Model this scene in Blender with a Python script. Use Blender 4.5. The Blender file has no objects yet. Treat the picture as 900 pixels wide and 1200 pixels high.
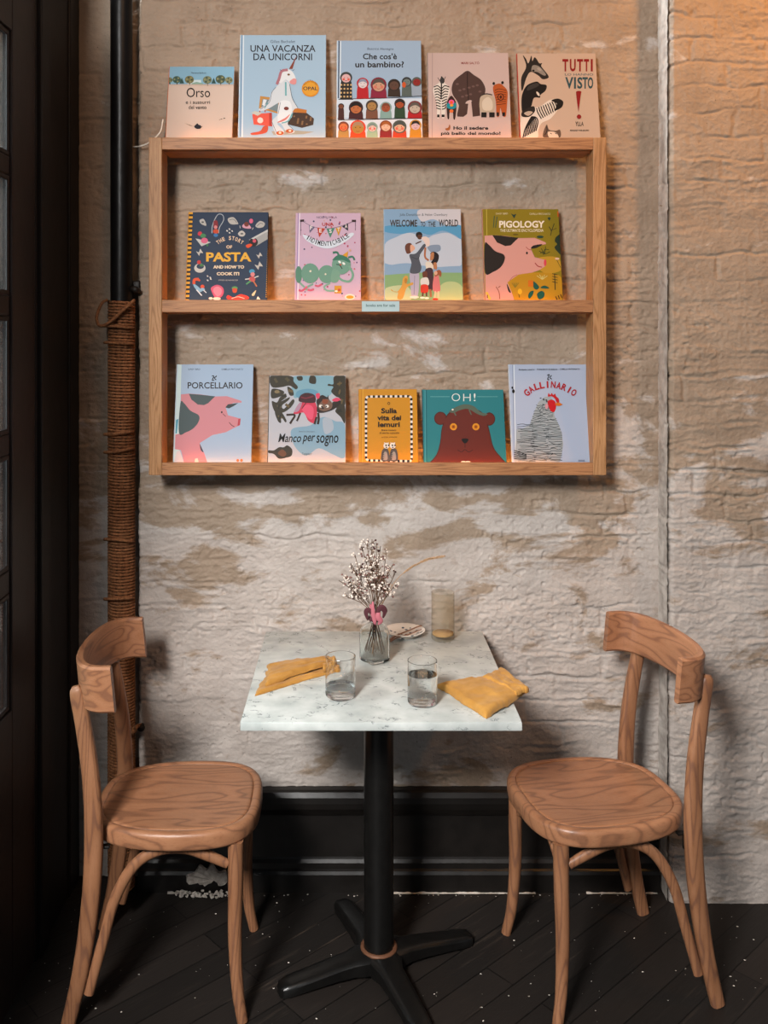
import bpy, bmesh, math, random
import numpy as np
from mathutils import Vector, Matrix

# ------------------------------------------------------------------ camera, world, light, exposure
SC = bpy.context.scene
COL = SC.collection
FPX, HX, HY, CH = 1090.0, 411.0, 390.0, 1.58          # focal length (px), vanishing point (px), eye height
cd = bpy.data.cameras.new('camera')
cd.sensor_fit = 'VERTICAL'; cd.sensor_height = 36; cd.sensor_width = 27
cd.lens = 36 * FPX / 1200
cd.shift_x = (450 - HX) / 1200; cd.shift_y = -(600 - HY) / 1200
cd.clip_start = 0.05
cam = bpy.data.objects.new('camera', cd); COL.objects.link(cam)
cam.location = (0, 0, CH); cam.rotation_euler = (math.pi / 2, 0, 0)
SC.camera = cam
SC.view_settings.view_transform = 'Standard'
SC.view_settings.look = 'None'
SC.view_settings.gamma = 1
SC.view_settings.use_curve_mapping = False
SC.cycles.transparent_max_bounces = 32
SC.view_settings.exposure = -0.08

W = bpy.data.worlds.new('world'); SC.world = W; W.use_nodes = True
bg = W.node_tree.nodes['Background']
bg.inputs[0].default_value = (0.80, 0.90, 1.0, 1); bg.inputs[1].default_value = 0.16

def area(name, loc, target, sx, sy, power, color):
    l = bpy.data.lights.new(name, 'AREA'); l.shape = 'RECTANGLE'; l.size = sx; l.size_y = sy
    l.energy = power; l.color = color
    o = bpy.data.objects.new(name, l); COL.objects.link(o); o.location = loc
    o.rotation_euler = (Vector(target) - Vector(loc)).to_track_quat('-Z', 'Y').to_euler()
    return o
# daylight from the tall street window behind the camera
area('window_daylight', (-1.15, -0.9, 2.85), (0.15, 2.5, 0.40), 0.65, 0.75, 80, (1.0, 0.975, 0.95)).data.spread = math.radians(100)
# daylight through the glazed door on the left
area('door_daylight', (-1.7, 1.55, 1.7), (0.2, 2.2, 0.8), 1.2, 1.8, 40, (0.85, 0.94, 1.0))
# open sky over the street outside the door
area('street_daylight', (-2.6, 3.2, 5.2), (-4.4, 3.6, 1.6), 1.5, 1.5, 1500, (0.90, 0.96, 1.0))
# warm ceiling lamps above
def spot(name, loc, target, power, color, ang, blend=1.0, rad=0.06):
    l = bpy.data.lights.new(name, 'SPOT'); l.energy = power; l.color = color
    l.spot_size = math.radians(ang); l.spot_blend = blend; l.shadow_soft_size = rad
    o = bpy.data.objects.new(name, l); COL.objects.link(o); o.location = loc
    o.rotation_euler = (Vector(target) - Vector(loc)).to_track_quat('-Z', 'Y').to_euler()
    return o
spot('ceiling_lamp_light', (1.42, 1.92, 2.95), (1.25, 2.6, 2.35), 74, (1.0, 0.42, 0.07), 110, 1.0, 0.08)
spot('ceiling_lamp_light', (0.1, 1.2, 3.4), (0.1, 2.66, 2.1), 58, (1.0, 0.52, 0.24), 80, 1.0, 0.2)

# ------------------------------------------------------------------ helpers
def lin(c):
    if isinstance(c, str):
        c = [int(c[i:i + 2], 16) / 255 for i in (0, 2, 4)]
    return tuple(x / 12.92 if x <= 0.04045 else ((x + 0.055) / 1.055) ** 2.4 for x in c)

def at(px, py, Y):
    return Vector(((px - HX) * Y / FPX, Y, CH + (HY - py) * Y / FPX))

def onz(px, py, z):
    Y = FPX * (CH - z) / (py - HY)
    return Vector(((px - HX) * Y / FPX, Y, z))

def new_mat(name):
    m = bpy.data.materials.new(name); m.use_nodes = True
    nt = m.node_tree
    return m, nt, nt.nodes['Principled BSDF']

MC = {}
def flat(c, rough=0.55, spec=0.4, metal=0.0, name='paint'):
    k = (c, rough, spec, metal)
    if k in MC: return MC[k]
    m, nt, b = new_mat(name)
    b.inputs['Base Color'].default_value = (*lin(c), 1)
    b.inputs['Roughness'].default_value = rough
    b.inputs['Specular IOR Level'].default_value = spec
    b.inputs['Metallic'].default_value = metal
    MC[k] = m
    return m

def node(nt, typ, **kw):
    n = nt.nodes.new(typ)
    for k, v in kw.items():
        if k in n.inputs: n.inputs[k].default_value = v
        else: setattr(n, k, v)
    return n

def ramp(nt, stops):
    r = nt.nodes.new('ShaderNodeValToRGB')
    els = r.color_ramp.elements
    while len(els) < len(stops): els.new(0.5)
    for e, (p, c) in zip(els, stops):
        e.position = p; e.color = (*(lin(c) if isinstance(c, str) else c), 1)
    return r

def coords(nt, scale=(1, 1, 1), rot=(0, 0, 0), kind='Object'):
    tc = nt.nodes.new('ShaderNodeTexCoord'); mp = nt.nodes.new('ShaderNodeMapping')
    mp.inputs['Scale'].default_value = scale; mp.inputs['Rotation'].default_value = rot
    nt.links.new(tc.outputs[kind], mp.inputs[0])
    return mp.outputs[0]

def mixc(nt, fac, a, b, mode='MIX'):
    n = nt.nodes.new('ShaderNodeMix'); n.data_type = 'RGBA'; n.blend_type = mode
    for s, v in ((n.inputs[0], fac), (n.inputs[6], a), (n.inputs[7], b)):
        if isinstance(v, (int, float)): s.default_value = v
        elif isinstance(v, tuple): s.default_value = v
        else: nt.links.new(v, s)
    return n.outputs[2]

def bump(nt, b, height, strength=0.3, dist=0.01, prev=None):
    n = nt.nodes.new('ShaderNodeBump'); n.inputs['Strength'].default_value = strength
    n.inputs['Distance'].default_value = dist
    nt.links.new(height, n.inputs['Height'])
    if prev: nt.links.new(prev, n.inputs['Normal'])
    nt.links.new(n.outputs[0], b.inputs['Normal'])
    return n.outputs[0]

def wood(name, dark, mid, light, stretch, rough=0.42, ring=9.0, pores=1.0):
    """grain runs along the axis with the small stretch factor"""
    m, nt, b = new_mat(name)
    c = coords(nt, stretch)
    n1 = node(nt, 'ShaderNodeTexNoise', Scale=ring, Detail=1.2, Roughness=0.4, Distortion=0.25)
    nt.links.new(c, n1.inputs['Vector'])
    mul = node(nt, 'ShaderNodeMath', operation='MULTIPLY'); mul.inputs[1].default_value = 62
    nt.links.new(n1.outputs[0], mul.inputs[0])
    sn = node(nt, 'ShaderNodeMath', operation='SINE'); nt.links.new(mul.outputs[0], sn.inputs[0])
    mr = node(nt, 'ShaderNodeMapRange'); mr.inputs[1].default_value = -1
    nt.links.new(sn.outputs[0], mr.inputs[0])
    r = ramp(nt, [(0.0, dark), (0.22, mid), (1.0, light)])
    nt.links.new(mr.outputs[0], r.inputs[0])
    n2 = node(nt, 'ShaderNodeTexNoise', Scale=ring * 22, Detail=3.0, Roughness=0.7)
    nt.links.new(c, n2.inputs['Vector'])
    r2 = ramp(nt, [(0.30, (0.55, 0.5, 0.45)), (0.5, (1, 1, 1))])
    nt.links.new(n2.outputs[0], r2.inputs[0])
    n3 = node(nt, 'ShaderNodeTexNoise', Scale=5.0, Detail=2.0)
    c3 = coords(nt)
    nt.links.new(c3, n3.inputs['Vector'])
    r3 = ramp(nt, [(0.3, (0.84, 0.82, 0.80)), (0.7, (1.1, 1.1, 1.1))])
    nt.links.new(n3.outputs[0], r3.inputs[0])
    o = mixc(nt, 0.55 * pores, r.outputs[0], r2.outputs[0], 'MULTIPLY')
    o = mixc(nt, 1.0, o, r3.outputs[0], 'MULTIPLY')
    nt.links.new(o, b.inputs['Base Color'])
    b.inputs['Roughness'].default_value = rough
    b.inputs['Specular IOR Level'].default_value = 0.35
    bump(nt, b, n2.outputs[0], 0.12, 0.002)
    return m

def link(name, me, mat=None, parent=None, smooth=True):
    o = bpy.data.objects.new(name, me); COL.objects.link(o)
    if mat is not None:
        for m in (mat if isinstance(mat, (list, tuple)) else [mat]): me.materials.append(m)
    if smooth and len(me.polygons): me.polygons.foreach_set('use_smooth', [True] * len(me.polygons))
    if parent: o.parent = parent
    return o

def from_bm(name, bm, mat, parent=None, smooth=True, angle=None):
    bmesh.ops.recalc_face_normals(bm, faces=bm.faces)
    if angle is not None:
        for e in bm.edges:
            e.smooth = not (len(e.link_faces) == 2 and e.calc_face_angle(0) > math.radians(angle))
    me = bpy.data.meshes.new(name); bm.to_mesh(me); bm.free()
    return link(name, me, mat, parent, smooth)

def thing(name, loc, label, cat, group=None, rotz=0.0):
    o = bpy.data.objects.new(name, None); COL.objects.link(o)
    o.location = loc; o.rotation_euler = (0, 0, rotz); o.empty_display_size = 0.05
    return tag(o, label, cat, group)

def tag(o, label, cat, group=None, kind=None):
    o['label'] = label; o['category'] = cat
    if group: o['group'] = group
    if kind: o['kind'] = kind
    return o

def struct(o):
    o['kind'] = 'structure'; return o

def bx(bm, x0, x1, y0, y1, z0, z1, bev=0.0, seg=2):
    r = bmesh.ops.create_cube(bm, size=1)
    for v in r['verts']:
        v.co = Vector(((x0 + x1) / 2 + v.co.x * (x1 - x0), (y0 + y1) / 2 + v.co.y * (y1 - y0), (z0 + z1) / 2 + v.co.z * (z1 - z0)))
    if bev > 0:
        es = list({e for v in r['verts'] for e in v.link_edges})
        bmesh.ops.bevel(bm, geom=es, offset=bev, segments=seg, profile=0.5, affect='EDGES')

def catmull(pts, n=8, closed=False):
    pts = [Vector(p) for p in pts]; out = []; N = len(pts)
    rng = range(N) if closed else range(N - 1)
    for i in rng:
        if closed: p0, p1, p2, p3 = pts[i - 1], pts[i], pts[(i + 1) % N], pts[(i + 2) % N]
        else:
            p1, p2 = pts[i], pts[i + 1]
            p0 = pts[i - 1] if i > 0 else p1 * 2 - p2
            p3 = pts[i + 2] if i + 2 < N else p2 * 2 - p1
        for k in range(n):
            t = k / n
            out.append(0.5 * ((2 * p1) + (p2 - p0) * t + (2 * p0 - 5 * p1 + 4 * p2 - p3) * t * t + (3 * p1 - p0 - 3 * p2 + p3) * t ** 3))
    if not closed: out.append(pts[-1])
    return out

def loft(bm, loops, cap0=True, cap1=True, closed=True):
    rows = [[bm.verts.new(p) for p in L] for L in loops]
    n = len(rows[0])
    for a, b in zip(rows, rows[1:]):
        for i in range(n if closed else n - 1):
            j = (i + 1) % n
            bm.faces.new((a[i], a[j], b[j], b[i]))
    if cap0: bm.faces.new(rows[0][::-1])
    if cap1: bm.faces.new(rows[-1])
    return rows

def tube(bm, pts, rad, sides=12, up=Vector((0, 1, 0)), cap=True, power=2.0, roundend=True):
    """sweep; rad: list of r or (ra, rb) at every point; ra lies along the `up` side"""
    pts = [Vector(p) for p in pts]; loops = []
    N = len(pts); a = None
    for i, p in enumerate(pts):
        t = (pts[min(i + 1, N - 1)] - pts[max(i - 1, 0)]).normalized()
        ref = up if a is None else a
        a = (ref - t * ref.dot(t))
        if a.length < 1e-6: a = t.orthogonal()
        a.normalize(); b = t.cross(a)
        r = rad[i] if isinstance(rad, (list, tuple)) else rad
        ra, rb = r if isinstance(r, (list, tuple)) else (r, r)
        L = []
        for k in range(sides):
            th = 2 * math.pi * k / sides; c, s = math.cos(th), math.sin(th)
            c = math.copysign(abs(c) ** (2 / power), c); s = math.copysign(abs(s) ** (2 / power), s)
            L.append(p + a * (ra * c) + b * (rb * s))
        loops.append(L)
    loft(bm, loops, cap, cap)
    return loops

def smooth_tube(bm, ctrl, radii, n=8, **kw):
    pts = catmull(ctrl, n)
    rs = [Vector(r if isinstance(r, (list, tuple)) else (r, r)).to_3d() for r in radii]
    rr = [(v.x, v.y) for v in catmull(rs, n)]
    tube(bm, pts, rr, **kw)

def lathe(bm, prof, seg=40, center=(0, 0), cap0=False, cap1=False, closed_prof=False):
    loops = []
    for r, z in prof:
        loops.append([Vector((center[0] + r * math.cos(2 * math.pi * k / seg), center[1] + r * math.sin(2 * math.pi * k / seg), z)) for k in range(seg)])
    if closed_prof: loops.append(loops[0])
    loft(bm, loops, cap0, cap1)
    if closed_prof: bmesh.ops.remove_doubles(bm, verts=bm.verts, dist=1e-7)

def dup(root, loc, rotz, label):
    r = root.copy(); COL.objects.link(r); r.location = loc; r.rotation_euler = (0, 0, rotz); r['label'] = label
    for ch in list(root.children):
        c = ch.copy(); COL.objects.link(c); c.parent = r
        for g in ch.children:
            d = g.copy(); COL.objects.link(d); d.parent = c
    return r

# ------------------------------------------------------------------ noise
def vnoise(x, y, seed):
    rs = np.random.RandomState(seed); tab = rs.rand(256, 256)
    xi = np.floor(x).astype(int); yi = np.floor(y).astype(int)
    fx = x - xi; fy = y - yi
    fx = fx * fx * fx * (fx * (fx * 6 - 15) + 10); fy = fy * fy * fy * (fy * (fy * 6 - 15) + 10)
    g = lambda a, b: tab[a % 256, b % 256]
    return (g(xi, yi) * (1 - fx) + g(xi + 1, yi) * fx) * (1 - fy) + (g(xi, yi + 1) * (1 - fx) + g(xi + 1, yi + 1) * fx) * fy

def fbm(x, y, seed, octs=4, gain=0.5):
    s = 0; a = 1; tot = 0
    for i in range(octs):
        s = s + a * vnoise(x * 2 ** i + 17.3 * i, y * 2 ** i + 9.1 * i, seed + i); tot += a; a *= gain
    return s / tot

def sst(a, b, x):
    t = np.clip((x - a) / (b - a), 0, 1); return t * t * (3 - 2 * t)

def brick_relief(u, z, seed):
    """thickly painted old brickwork: relief in metres, positive out of the wall"""
    wx = (fbm(u * 14, z * 14, seed + 40, 3) - .5) * .034; wz = (fbm(u * 9, z * 11, seed + 50, 4) - .5) * .034
    uu, zz = u + wx, z + wz
    row = np.floor(zz / .0665).astype(int)
    rj = np.random.RandomState(seed + 3).rand(512)
    cu = uu / .215 + .5 * (row % 2) + .3 * rj[row % 512]
    colm = np.floor(cu).astype(int)
    fx, fz = cu - colm, zz / .0665 - row
    rs = np.random.RandomState(seed + 5)
    hb = rs.rand(512, 512); tb = rs.rand(512, 512) - .5; tb2 = rs.rand(512, 512) - .5
    ri, ci = row % 512, colm % 512
    h = (hb[ri, ci] - .5) * .0032 + tb[ri, ci] * (fz - .5) * .0034 + tb2[ri, ci] * (fx - .5) * .004
    dx = np.minimum(fx, 1 - fx) * .215; dz = np.minimum(fz, 1 - fz) * .0665
    fill = sst(.48, .72, fbm(u * 6, z * 9, seed + 9, 3))
    gx = 1 - sst(.001, .011, dx); gz = 1 - sst(.0005, .006, dz)
    g = np.maximum(gx * .85, gz)
    h = h * (1 - .6 * g) - g * .0056 * (.05 + .95 * fill)
    h = h + (fbm(u * 8, z * 12, seed + 12, 3, .5) - .5) * .006
    rg = 1 - np.abs(2 * fbm(u * 22, z * 42, seed + 20, 4) - 1)
    h = h + (rg ** 4 - .35) * .0026 * sst(.40, .62, fbm(u * 6, z * 8, seed + 31, 2))
    lip = np.exp(-((dz - .010) / .005) ** 2) * sst(.50, .64, fbm(u * 10, z * 6, seed + 60, 3))
    h = h + lip * .0026
    scr = 1 - np.abs(2 * fbm(u * 16 + 3 * fbm(u * 4, z * 4, seed + 66, 2), z * 60, seed + 61, 4, .6) - 1)
    h = h + (scr ** 6 - .2) * .0030 * sst(.44, .60, fbm(u * 5, z * 5, seed + 63, 2))
    rg2 = 1 - np.abs(2 * fbm(u * 60, z * 75, seed + 24, 3) - 1)
    h = h + (rg2 ** 3 - .35) * .0020
    h = h + (fbm(u * 120, z * 120, seed + 27, 2) - .5) * .0011
    pits = sst(.74, .80, vnoise(u * 70, z * 80, seed + 35)) * sst(.5, .62, fbm(u * 5, z * 5, seed + 37, 2))
    h = h - pits * .004
    return np.clip(h * .78, -.013, .010)

def grid_wall(name, profile, z0, z1, res, mat, seed, scale=1.0, edge=None):
    """profile: list of (x, y) along the wall with the room on the right-hand side of travel"""
    P = np.array(profile, float); d = np.r_[0, np.cumsum(np.hypot(*np.diff(P, axis=0).T))]
    nu = int(d[-1] / res) + 1; nz = int((z1 - z0) / res) + 1
    u = np.linspace(0, d[-1], nu); z = np.linspace(z0, z1, nz)
    X = np.interp(u, d, P[:, 0]); Y = np.interp(u, d, P[:, 1])
    k = 5
    tx = np.gradient(X); ty = np.gradient(Y)
    ker = np.ones(2 * k + 1) / (2 * k + 1)
    tx = np.convolve(np.pad(tx, k, 'edge'), ker, 'valid'); ty = np.convolve(np.pad(ty, k, 'edge'), ker, 'valid')
    L = np.hypot(tx, ty); nx, ny = ty / L, -tx / L
    U, Z = np.meshgrid(u, z)
    H = brick_relief(U + seed * .37, Z, seed) * scale
    co = np.stack([X + nx * H, Y + ny * H, Z], -1).reshape(-1, 3)
    idx = np.arange(nu * nz).reshape(nz, nu)
    q = np.stack([idx[:-1, :-1], idx[:-1, 1:], idx[1:, 1:], idx[1:, :-1]], -1).reshape(-1, 4)
    me = bpy.data.meshes.new(name)
    me.vertices.add(len(co)); me.vertices.foreach_set('co', co.ravel())
    me.loops.add(q.size); me.loops.foreach_set('vertex_index', q.ravel())
    me.polygons.add(len(q)); me.polygons.foreach_set('loop_start', np.arange(0, q.size, 4))
    me.polygons.foreach_set('loop_total', np.full(len(q), 4))
    me.update(calc_edges=True); me.validate()
    return struct(link(name, me, mat))

# ------------------------------------------------------------------ materials
def m_wall():
    m, nt, b = new_mat('painted_brick')
    c = coords(nt)
    c2 = coords(nt, (2.4, 1, 5.2))
    n1 = node(nt, 'ShaderNodeTexNoise', Scale=1.5, Detail=6.0, Roughness=0.62, Distortion=0.4)
    nt.links.new(c2, n1.inputs['Vector'])
    sp = node(nt, 'ShaderNodeSeparateXYZ'); nt.links.new(c, sp.inputs[0])
    zr = node(nt, 'ShaderNodeMapRange'); zr.inputs[1].default_value = 0.75; zr.inputs[2].default_value = 1.75; zr.inputs[3].default_value = -0.02; zr.inputs[4].default_value = 0.22  # tan coat grows with height, partly painting in the warm lamp tone
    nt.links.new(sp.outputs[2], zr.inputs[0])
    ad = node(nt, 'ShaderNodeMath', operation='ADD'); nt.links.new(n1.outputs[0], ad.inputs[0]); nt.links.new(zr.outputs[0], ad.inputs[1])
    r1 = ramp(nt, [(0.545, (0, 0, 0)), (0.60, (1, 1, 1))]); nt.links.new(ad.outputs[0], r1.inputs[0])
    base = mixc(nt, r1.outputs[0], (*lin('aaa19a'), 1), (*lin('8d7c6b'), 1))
    n2 = node(nt, 'ShaderNodeTexNoise', Scale=7.0, Detail=6.0, Roughness=0.65)
    nt.links.new(c, n2.inputs['Vector'])
    r2 = ramp(nt, [(0.32, (0.78, 0.76, 0.74)), (0.62, (1.06, 1.06, 1.06))]); nt.links.new(n2.outputs[0], r2.inputs[0])
    base = mixc(nt, 0.8, base, r2.outputs[0], 'MULTIPLY')
    n3 = node(nt, 'ShaderNodeTexNoise', Scale=26.0, Detail=4.0, Roughness=0.6)
    nt.links.new(c, n3.inputs['Vector'])
    r3 = ramp(nt, [(0.60, (1, 1, 1)), (0.72, (0.70, 0.62, 0.55))]); nt.links.new(n3.outputs[0], r3.inputs[0])
    base = mixc(nt, 0.5, base, r3.outputs[0], 'MULTIPLY')
    n4 = node(nt, 'ShaderNodeTexVoronoi', Scale=55.0); nt.links.new(c, n4.inputs['Vector'])
    r4 = ramp(nt, [(0.05, (0.12, 0.09, 0.07)), (0.09, (1, 1, 1))]); nt.links.new(n4.outputs[0], r4.inputs[0])
    n5 = node(nt, 'ShaderNodeTexNoise', Scale=3.2, Detail=2.0); nt.links.new(c, n5.inputs['Vector'])
    r5 = ramp(nt, [(0.60, (0, 0, 0)), (0.66, (1, 1, 1))]); nt.links.new(n5.outputs[0], r5.inputs[0])
    base = mixc(nt, r5.outputs[0], base, mixc(nt, 1.0, base, r4.outputs[0], 'MULTIPLY'))
    nt.links.new(base, b.inputs['Base Color'])
    b.inputs['Roughness'].default_value = 0.62; b.inputs['Specular IOR Level'].default_value = 0.30
    p = bump(nt, b, n3.outputs[0], 0.45, 0.006)
    n6 = node(nt, 'ShaderNodeTexNoise', Scale=120.0, Detail=4.0, Roughness=0.7); nt.links.new(c, n6.inputs['Vector'])
    bump(nt, b, n6.outputs[0], 0.6, 0.004, p)
    return m

def m_floor():
    m, nt, b = new_mat('black_floor_boards')
    c = coords(nt, (1, 1, 1), (0, 0, math.radians(-42)))
    br = node(nt, 'ShaderNodeTexBrick', Scale=1.0); br.offset = 0.5
    br.inputs['Brick Width'].default_value = 0.9; br.inputs['Row Height'].default_value = 0.083
    br.inputs['Mortar Size'].default_value = 0.0016; br.inputs['Color1'].default_value = (*lin('1b1816'), 1)
    br.inputs['Color2'].default_value = (*lin('25201d'), 1); br.inputs['Mortar'].default_value = (*lin('080706'), 1)
    nt.links.new(c, br.inputs['Vector'])
    cs = coords(nt, (1, 1, 1), (0, 0, math.radians(-42)))
    mp = node(nt, 'ShaderNodeMapping'); mp.inputs['Scale'].default_value = (4, 60, 1); nt.links.new(cs, mp.inputs[0])
    n1 = node(nt, 'ShaderNodeTexNoise', Scale=1.0, Detail=5.0, Roughness=0.65); nt.links.new(mp.outputs[0], n1.inputs['Vector'])
    r1 = ramp(nt, [(0.56, (0, 0, 0)), (0.80, (1, 1, 1))]); nt.links.new(n1.outputs[0], r1.inputs[0])
    n2 = node(nt, 'ShaderNodeTexNoise', Scale=3.0, Detail=4.0); nt.links.new(c, n2.inputs['Vector'])
    r2 = ramp(nt, [(0.45, (0, 0, 0)), (0.7, (1, 1, 1))]); nt.links.new(n2.outputs[0], r2.inputs[0])
    f = node(nt, 'ShaderNodeMath', operation='MULTIPLY'); nt.links.new(r1.outputs[0], f.inputs[0]); nt.links.new(r2.outputs[0], f.inputs[1])
    o = mixc(nt, f.outputs[0], br.outputs[0], (*lin('55483e'), 1))
    nt.links.new(o, b.inputs['Base Color'])
    rr = node(nt, 'ShaderNodeMapRange'); rr.inputs[3].default_value = 0.38; rr.inputs[4].default_value = 0.72
    nt.links.new(n2.outputs[0], rr.inputs[0]); nt.links.new(rr.outputs[0], b.inputs['Roughness'])
    b.inputs['Specular IOR Level'].default_value = 0.25
    p = bump(nt, b, br.outputs[1], -0.5, 0.003)
    bump(nt, b, n1.outputs[0], 0.35, 0.003, p)
    return m

def m_dark(name, c, rough=0.4, spec=0.3, sc=9.0, amt=0.35):
    m, nt, b = new_mat(name)
    co = coords(nt)
    n = node(nt, 'ShaderNodeTexNoise', Scale=sc, Detail=5.0, Roughness=0.6); nt.links.new(co, n.inputs['Vector'])
    r = ramp(nt, [(0.3, tuple(x * .75 for x in lin(c))), (0.75, tuple(min(1, x * 1.5) for x in lin(c)))])
    nt.links.new(n.outputs[0], r.inputs[0]); nt.links.new(r.outputs[0], b.inputs['Base Color'])
    b.inputs['Roughness'].default_value = rough; b.inputs['Specular IOR Level'].default_value = spec
    bump(nt, b, n.outputs[0], amt, 0.004)
    return m

def m_quartz():
    m, nt, b = new_mat('veined_white_quartz')
    c = coords(nt)
    n0 = node(nt, 'ShaderNodeTexNoise', Scale=9.0, Detail=3.0); nt.links.new(c, n0.inputs['Vector'])
    add = node(nt, 'ShaderNodeVectorMath', operation='MULTIPLY_ADD')
    add.inputs[1].default_value = (0.10, 0.10, 0.10)
    nt.links.new(n0.outputs[1], add.inputs[0]); nt.links.new(c, add.inputs[2])
    mp = node(nt, 'ShaderNodeMapping'); mp.inputs['Scale'].default_value = (1.0, 1.5, 1.0); nt.links.new(add.outputs[0], mp.inputs[0])
    n = node(nt, 'ShaderNodeTexNoise', Scale=17.0, Detail=5.0, Roughness=0.6); nt.links.new(mp.outputs[0], n.inputs['Vector'])
    s = node(nt, 'ShaderNodeMath', operation='SUBTRACT'); s.inputs[1].default_value = 0.5; nt.links.new(n.outputs[0], s.inputs[0])
    a = node(nt, 'ShaderNodeMath', operation='ABSOLUTE'); nt.links.new(s.outputs[0], a.inputs[0])
    r = ramp(nt, [(0.0, (1, 1, 1)), (0.016, (0, 0, 0))]); nt.links.new(a.outputs[0], r.inputs[0])
    n2 = node(nt, 'ShaderNodeTexNoise', Scale=26.0, Detail=2.0); nt.links.new(c, n2.inputs['Vector'])
    r2 = ramp(nt, [(0.50, (0, 0, 0)), (0.60, (1, 1, 1))]); nt.links.new(n2.outputs[0], r2.inputs[0])
    f = node(nt, 'ShaderNodeMath', operation='MULTIPLY'); nt.links.new(r.outputs[0], f.inputs[0]); nt.links.new(r2.outputs[0], f.inputs[1])
    n3 = node(nt, 'ShaderNodeTexNoise', Scale=14.0, Detail=5.0); nt.links.new(c, n3.inputs['Vector'])
    r3 = ramp(nt, [(0.3, 'a4a9a6'), (0.65, 'c6c9c5')]); nt.links.new(n3.outputs[0], r3.inputs[0])
    o = mixc(nt, f.outputs[0], r3.outputs[0], (*lin('535a5c'), 1))
    nt.links.new(o, b.inputs['Base Color'])
    b.inputs['Roughness'].default_value = 0.22; b.inputs['Specular IOR Level'].default_value = 0.4
    return m

def m_cloth():
    m, nt, b = new_mat('mustard_linen')
    c = coords(nt)
    n = node(nt, 'ShaderNodeTexNoise', Scale=35.0, Detail=4.0); nt.links.new(c, n.inputs['Vector'])
    r = ramp(nt, [(0.3, 'a07132'), (0.7, 'b88742')]); nt.links.new(n.outputs[0], r.inputs[0])
    nt.links.new(r.outputs[0], b.inputs['Base Color'])
    b.inputs['Roughness'].default_value = 0.9; b.inputs['Specular IOR Level'].default_value = 0.1
    b.inputs['Sheen Weight'].default_value = 0.15
    n2 = node(nt, 'ShaderNodeTexNoise', Scale=600.0, Detail=2.0); nt.links.new(c, n2.inputs['Vector'])
    bump(nt, b, n2.outputs[0], 0.25, 0.001)
    return m

def m_rope():
    m, nt, b = new_mat('jute_rope')
    c = coords(nt)
    n = node(nt, 'ShaderNodeTexNoise', Scale=180.0, Detail=3.0); nt.links.new(c, n.inputs['Vector'])
    r = ramp(nt, [(0.3, '5e3a24'), (0.7, '9a6a48')]); nt.links.new(n.outputs[0], r.inputs[0])
    n1 = node(nt, 'ShaderNodeTexNoise', Scale=6.0, Detail=3.0); nt.links.new(c, n1.inputs['Vector'])
    r1 = ramp(nt, [(0.35, (0.6, 0.55, 0.5)), (0.6, (1, 1, 1))]); nt.links.new(n1.outputs[0], r1.inputs[0])
    nt.links.new(mixc(nt, 1.0, r.outputs[0], r1.outputs[0], 'MULTIPLY'), b.inputs['Base Color'])
    b.inputs['Roughness'].default_value = 0.85; b.inputs['Specular IOR Level'].default_value = 0.15
    return m

def m_glass(name, tint='ffffff', rough=0.0, ior=1.45):
    m, nt, b = new_mat(name)
    b.inputs['Base Color'].default_value = (*lin(tint), 1)
    b.inputs['Roughness'].default_value = rough; b.inputs['IOR'].default_value = ior
    b.inputs['Transmission Weight'].default_value = 1.0
    return m

def m_thin_glass(name, tint, refl=0.10):
    m, nt, b = new_mat(name)
    out = nt.nodes['Material Output']; nt.nodes.remove(b)
    t = node(nt, 'ShaderNodeBsdfTransparent'); t.inputs[0].default_value = (*lin(tint), 1)
    g = node(nt, 'ShaderNodeBsdfGlossy'); g.inputs['Roughness'].default_value = 0.03
    lw = node(nt, 'ShaderNodeLayerWeight'); lw.inputs[0].default_value = 0.25
    mul = node(nt, 'ShaderNodeMapRange'); mul.inputs[3].default_value = refl * .5; mul.inputs[4].default_value = 0.65
    nt.links.new(lw.outputs['Facing'], mul.inputs[0])
    mx = node(nt, 'ShaderNodeMixShader')
    nt.links.new(mul.outputs[0], mx.inputs[0]); nt.links.new(t.outputs[0], mx.inputs[1]); nt.links.new(g.outputs[0], mx.inputs[2])
    nt.links.new(mx.outputs[0], out.inputs[0])
    return m

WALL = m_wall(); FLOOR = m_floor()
DOORW = m_dark('dark_stained_door_wood', '241a17', 0.45, 0.3)
JAMB = m_dark('black_painted_wood', '161210', 0.5, 0.25)
BASEB = m_dark('black_gloss_skirting', '14110f', 0.38, 0.35, 20.0, 0.25)
IRON = m_dark('black_enamelled_iron', '0f0e0d', 0.33, 0.45, 60.0, 0.15)
PIPE = m_dark('black_painted_pipe', '0d0c0c', 0.34, 0.22, 30.0, 0.2)
QUARTZ = m_quartz(); CLOTH = m_cloth(); ROPE = m_rope()
CH_V = wood('beech_upright_grain', '75503c', '8b5f42', '926649', (4, 4, .45), 0.42, 6.0, .7)
CH_S = wood('beech_seat_grain', '7d563f', '946649', '9b6d4f', (0.55, 3.0, 2.0), 0.36, 5.0, .7)
CH_R = wood('beech_rail_grain', '79513b', '8f6144', '96684b', (2.0, .45, 4.0), 0.40, 5.0, .7)
SH_H = wood('oak_shelf_grain', '7f5637', '906340', '9a6d48', (.5, 6, 7), 0.55, 7.0)
SH_V = wood('oak_post_grain', '855e3a', '966d46', '9f7751', (6, 6, .4), 0.55, 7.0)
PAGES = flat('e8e0d0', 0.9, 0.1, name='page_paper')
CHIP = flat('b9b0a6', 0.8, 0.2, name='plaster_chip')

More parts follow.
